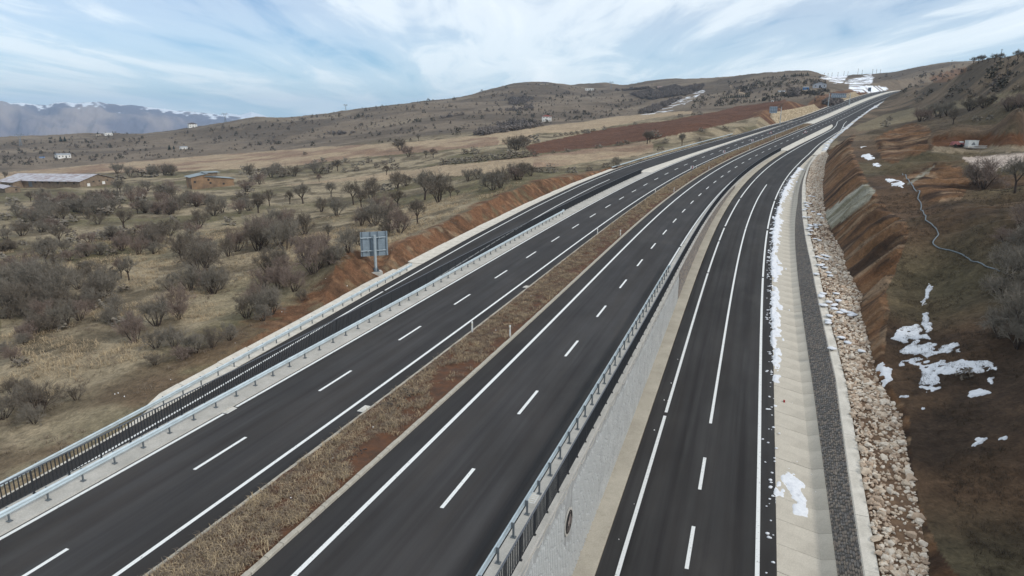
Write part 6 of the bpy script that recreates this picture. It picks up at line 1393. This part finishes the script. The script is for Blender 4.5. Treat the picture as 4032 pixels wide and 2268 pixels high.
for b_ in (7.6, 11.0, 15.8): MB().add([B(-.04, b_-.5, 2.1), B(-.04, b_+.5, 2.1), B(-.04, b_+.5, 2.7), B(-.04, b_-.5, 2.7)], [[0, 1, 2, 3]]).build('window', M['dark'], e)
for a in (3, 7.5, 12, 17, 21, 25): MB().add([B(a, -.05, 1.7), B(a+.9, -.05, 1.7), B(a+.9, -.05, 2.4), B(a, -.05, 2.4)], [[0, 1, 2, 3]]).build('window', M['dark'], e)
MB().add([B(27.5, -.06, -.2), B(29.6, -.06, -.2), B(29.6, -.06, 2.6), B(27.5, -.06, 2.6)], [[0, 1, 2, 3]]).build('door', M['galvd'], e)
lt = MB(); 
for v in ([B(33, 0, -2), B(33, -5, -2), B(33, -5, 2.0), B(33, 0, 3.0)], [B(33, -5, -2), B(40, -5, -2), B(40, -5, 2.2), B(33, -5, 2.0)], [B(40, 0, -2), B(40, -5, -2), B(40, -5, 2.2), B(40, 0, 3.2)]): lt.add(v, [[0, 1, 2, 3]])
ex = lt.build('annex', M['oldw'], e); MB().add([B(32.5, .2, 3.1), B(32.5, -5.5, 2.1), B(40.5, -5.5, 2.3), B(40.5, .2, 3.3)], [[0, 1, 2, 3]]).build('annex_roof', M['rust'], ex)
for a in (34.5, 36.6): MB().add([B(a, -5.05, .6), B(a+.7, -5.05, .6), B(a+.7, -5.05, 1.4), B(a, -5.05, 1.4)], [[0, 1, 2, 3]]).build('window', M['dark'], ex)
h, dep = hits(*q1(A1, 1768, 1043)); mpp = dep/FPX; thc = math.atan2(h[0], h[1]); W_ = 160*mpp; D_ = 9.0
e = empty('ruined_house', tuple(h-np.array([0, 0, .5])), 'ochre mud walled ruin with stepped grey sheet roofs', 'house', None, -thc+.22)
gz2 = lambda f: f*W_*.05
hl_, hr_ = 53*mpp, 32*mpp
mb = MB(); prof = [(0, -2), (W_, -2), (W_, hr_+gz2(1)), (W_*.33, hl_*.96), (W_*.33, hl_*1.17), (0, hl_*.97)]
for y_ in (0, D_): mb.poly([(a, y_, z_) for a, z_ in prof])
mb.add([[0, 0, -2], [0, D_, -2], [0, D_, hl_*.97], [0, 0, hl_*.97]], [[0, 1, 2, 3]]); mb.add([[W_, 0, -2], [W_, D_, -2], [W_, D_, hr_+gz2(1)], [W_, 0, hr_+gz2(1)]], [[0, 1, 2, 3]]); mb.add([[W_*.33, 0, hl_*.96], [W_*.33, D_, hl_*.96], [W_*.33, D_, hl_*1.17], [W_*.33, 0, hl_*1.17]], [[0, 1, 2, 3]]); mb.build('wall', M['mud'], e)
def slabq(a, za, b_, zb2, th=.12): return MB().prism([(a, za), (b_, zb2), (b_, zb2+th), (a, za+th)], -.5, D_+.5)
slabq(-.7, hl_*.94, W_*.4, hl_*1.2).build('upper_roof', M['sheet'], e); slabq(W_*.3, hl_*.99, W_+.7, hr_+gz2(1)-.1).build('lower_roof', M['sheet'], e)
cl = MB().box((W_*.5, D_*.5, hl_*1.12), (W_*.3, D_*.6, hl_*.24)).build('clerestory', M['oldw'], e); MB().box((W_*.52, D_*.5, hl_*1.26), (W_*.38, D_*.75, .14)).build('clerestory_roof', M['sheet'], cl)
MB().box((-.03, 1.0, .9), (.1, 1.2, 2.6)).build('door', M['dark'], e)
for a, z_ in ((.08, .62), (.4, .74), (.44, .5), (.75, .4)): MB().box((W_*a, -.03, hl_*z_), (.8, .1, .8)).build('window', M['dark'], e)
h, dep = hits(*q1(A1, 52, 1074)); thc = math.atan2(h[0], h[1]); mpp = dep/FPX; e = empty('small_barn', tuple(h-np.array([0, 0, .4])), 'small stone barn with rusty roof at the left frame edge', 'barn', None, -thc+.25); Wd_, Ld = 50*mpp, 18.
mb = MB(); pr = [(0, -2), (Wd_, -2), (Wd_, 20*mpp), (Wd_*.42, 28*mpp), (0, 21*mpp)]; mb.poly([(a, 0, z_) for a, z_ in pr]); mb.poly([(a, Ld, z_) for a, z_ in pr])
for a, z_ in ((0, 21*mpp), (Wd_, 20*mpp)): mb.add([[a, 0, -2], [a, Ld, -2], [a, Ld, z_], [a, 0, z_]], [[0, 1, 2, 3]])
mb.build('wall', M['oldw'], e)
mb = MB()
for a, z_ in ((-.6, 20.5*mpp), (Wd_+.6, 19.3*mpp)): mb.add([[a, -.4, z_], [Wd_*.42, -.4, 28.8*mpp], [Wd_*.42, Ld, 28.8*mpp], [a, Ld, z_]], [[0, 1, 2, 3]])
mb.build('roof', M['rust'], e); MB().box((Wd_*.72, -.03, 14*mpp), (.7, .1, .6)).build('window', M['dark'], e)
# ------------------------------------------------------------------ pylons and poles
M['steel'] = pmat('pylon_steel', srgb(118, 128, 136), .6)
def pylon(px, py, hpx, label, rz=0.0):
    h = hits(px, py)
    if not h: return
    p, dep = h; H_ = hpx/FPX*dep; e = empty('pylon', tuple(p), label, 'pylon', 'lattice power pylons', -math.atan2(p[0], p[1])+rz); t_ = max(.05*H_/8, .14)
    L = MB(); w = .16*H_; kn = .52*H_
    for sx in (-1, 1):
        for sy in (-1, 1):
            L.tube((sx*w*.55, sy*w*.55, -1), (sx*w*.22, sy*w*.22, kn), t_, n=4)
    for k in range(4):
        f0, f1 = k/4, (k+1)/4; a0, a1 = w*(.55-.33*f0), w*(.55-.33*f1)
        L.tube((-a0, -a0, kn*f0), (a1, -a1, kn*f1), t_*.6, n=3).tube((a0, -a0, kn*f0), (-a1, -a1, kn*f1), t_*.6, n=3)
    L.build('legs', M['steel'], e); U = MB()
    for sx in (-1, 1):
        U.tube((sx*w*.2, 0, kn), (sx*w*1.0, 0, .84*H_), t_, n=4).tube((sx*w*.2, 0, kn), (sx*w*.5, 0, .84*H_), t_*.8, n=4).tube((sx*w*1.0, 0, .84*H_), (sx*w*1.15, 0, H_), t_, n=4).tube((sx*w*.5, 0, .84*H_), (sx*w*1.15, 0, H_), t_*.8, n=4).tube((sx*w*1.0, 0, .84*H_), (sx*w*2.1, 0, .86*H_), t_, n=4).tube((sx*w*1.1, 0, .93*H_), (sx*w*2.1, 0, .86*H_), t_*.8, n=4)
        U.tube((sx*w*.75, 0, .72*H_), (0, 0, .84*H_), t_*.7, n=3)
    U.build('head_frame', M['steel'], e); A = MB().tube((-w*1.0, 0, .84*H_), (w*1.0, 0, .84*H_), t_, n=4).tube((-w*1.05, 0, .9*H_), (w*1.05, 0, .9*H_), t_, n=4); A.build('crossarm', M['steel'], e)
    I = MB()
    for x_ in (-2.0, 0, 2.0): I.tube((x_*w, 0, .85*H_), (x_*w, 0, .77*H_), t_*.8, n=4)
    I.build('insulators', M['steel'], e)
pylon(*q1(A2, 845, 392), 25, 'power pylon on the scrub hill skyline'); pylon(*q1(A1, 2076, 412), 38, 'power pylon left of the distant snow peak', .2); pylon(*q1(A1, 192, 640), 48, 'faint power pylon at far left below the mountains', .2); pylon(*q1(A3, 1046, 256), 28, 'tall power pylon on the far saddle right of the round hill')
M['pole'] = pmat('weathered_pole', srgb(96, 92, 88), .8)
def upole(px, py, hpx, label, grp, lamp=False):
    h = hits(px, py, 5)
    if not h: return
    p, dep = h; H_ = hpx/FPX*dep; r_ = max(.12, .0006*dep*.45); e = empty('utility_pole', tuple(p), label, 'pole', grp, -math.atan2(p[0], p[1]))
    MB().tube((0, 0, -.5), (0, 0, H_), r_, r_*.7, 6).build('shaft', M['pole'], e); MB().box((0, 0, H_*.93), (H_*.16, r_*1.4, r_*1.4)).build('crossarm', M['pole'], e)
D6 = lambda l: crop((2950, 250), 4.262, l)
for i, (x, yb, hh) in enumerate([(1255, 215, 55), (1320, 200, 50), (1385, 190, 60), (1485, 188, 65), (1587, 186, 65), (1652, 186, 62), (1820, 184, 92), (1890, 182, 70), (2065, 150, 75), (2130, 140, 70), (2195, 135, 60)]):
    upole(*q1(D6, x, yb+10), (hh+8)/4.262, 'utility pole number %d from the left on the snowy skyline ridge' % (i+1), 'poles on the snowy ridge')
upole(*q1(H6, 1190, 985), 48, 'wooden utility pole behind the red cutting mound', None); upole(*q1(H6, 1750, 1150), 30, 'dark lamp pole in scrub right of the red cutting', None); upole(*q1(A3, 2312, 428), 29, 'slender pole on the upper edge of the red field', None); upole(*q1(A1, 405, 1100), 26, 'lone pole in front of the long barn', None)
upole(3450+2140/4.39, 150+395/4.39, 44, 'pole among the bare trees on the right skyline', None); upole(3450+1300/4.39, 150+462/4.39, 18, 'small mast on the distant right skyline', None)
for x, y in ((1388, 215), (1460, 210), (1672, 205)): upole(*q1(A3, x, y+12), 12, 'thin mast on the far wooded ridge at x %d' % x if 0 else {1388: 'left thin mast', 1460: 'middle thin mast', 1672: 'right thin mast'}[x]+' on the far wooded ridge', 'masts on the wooded ridge')
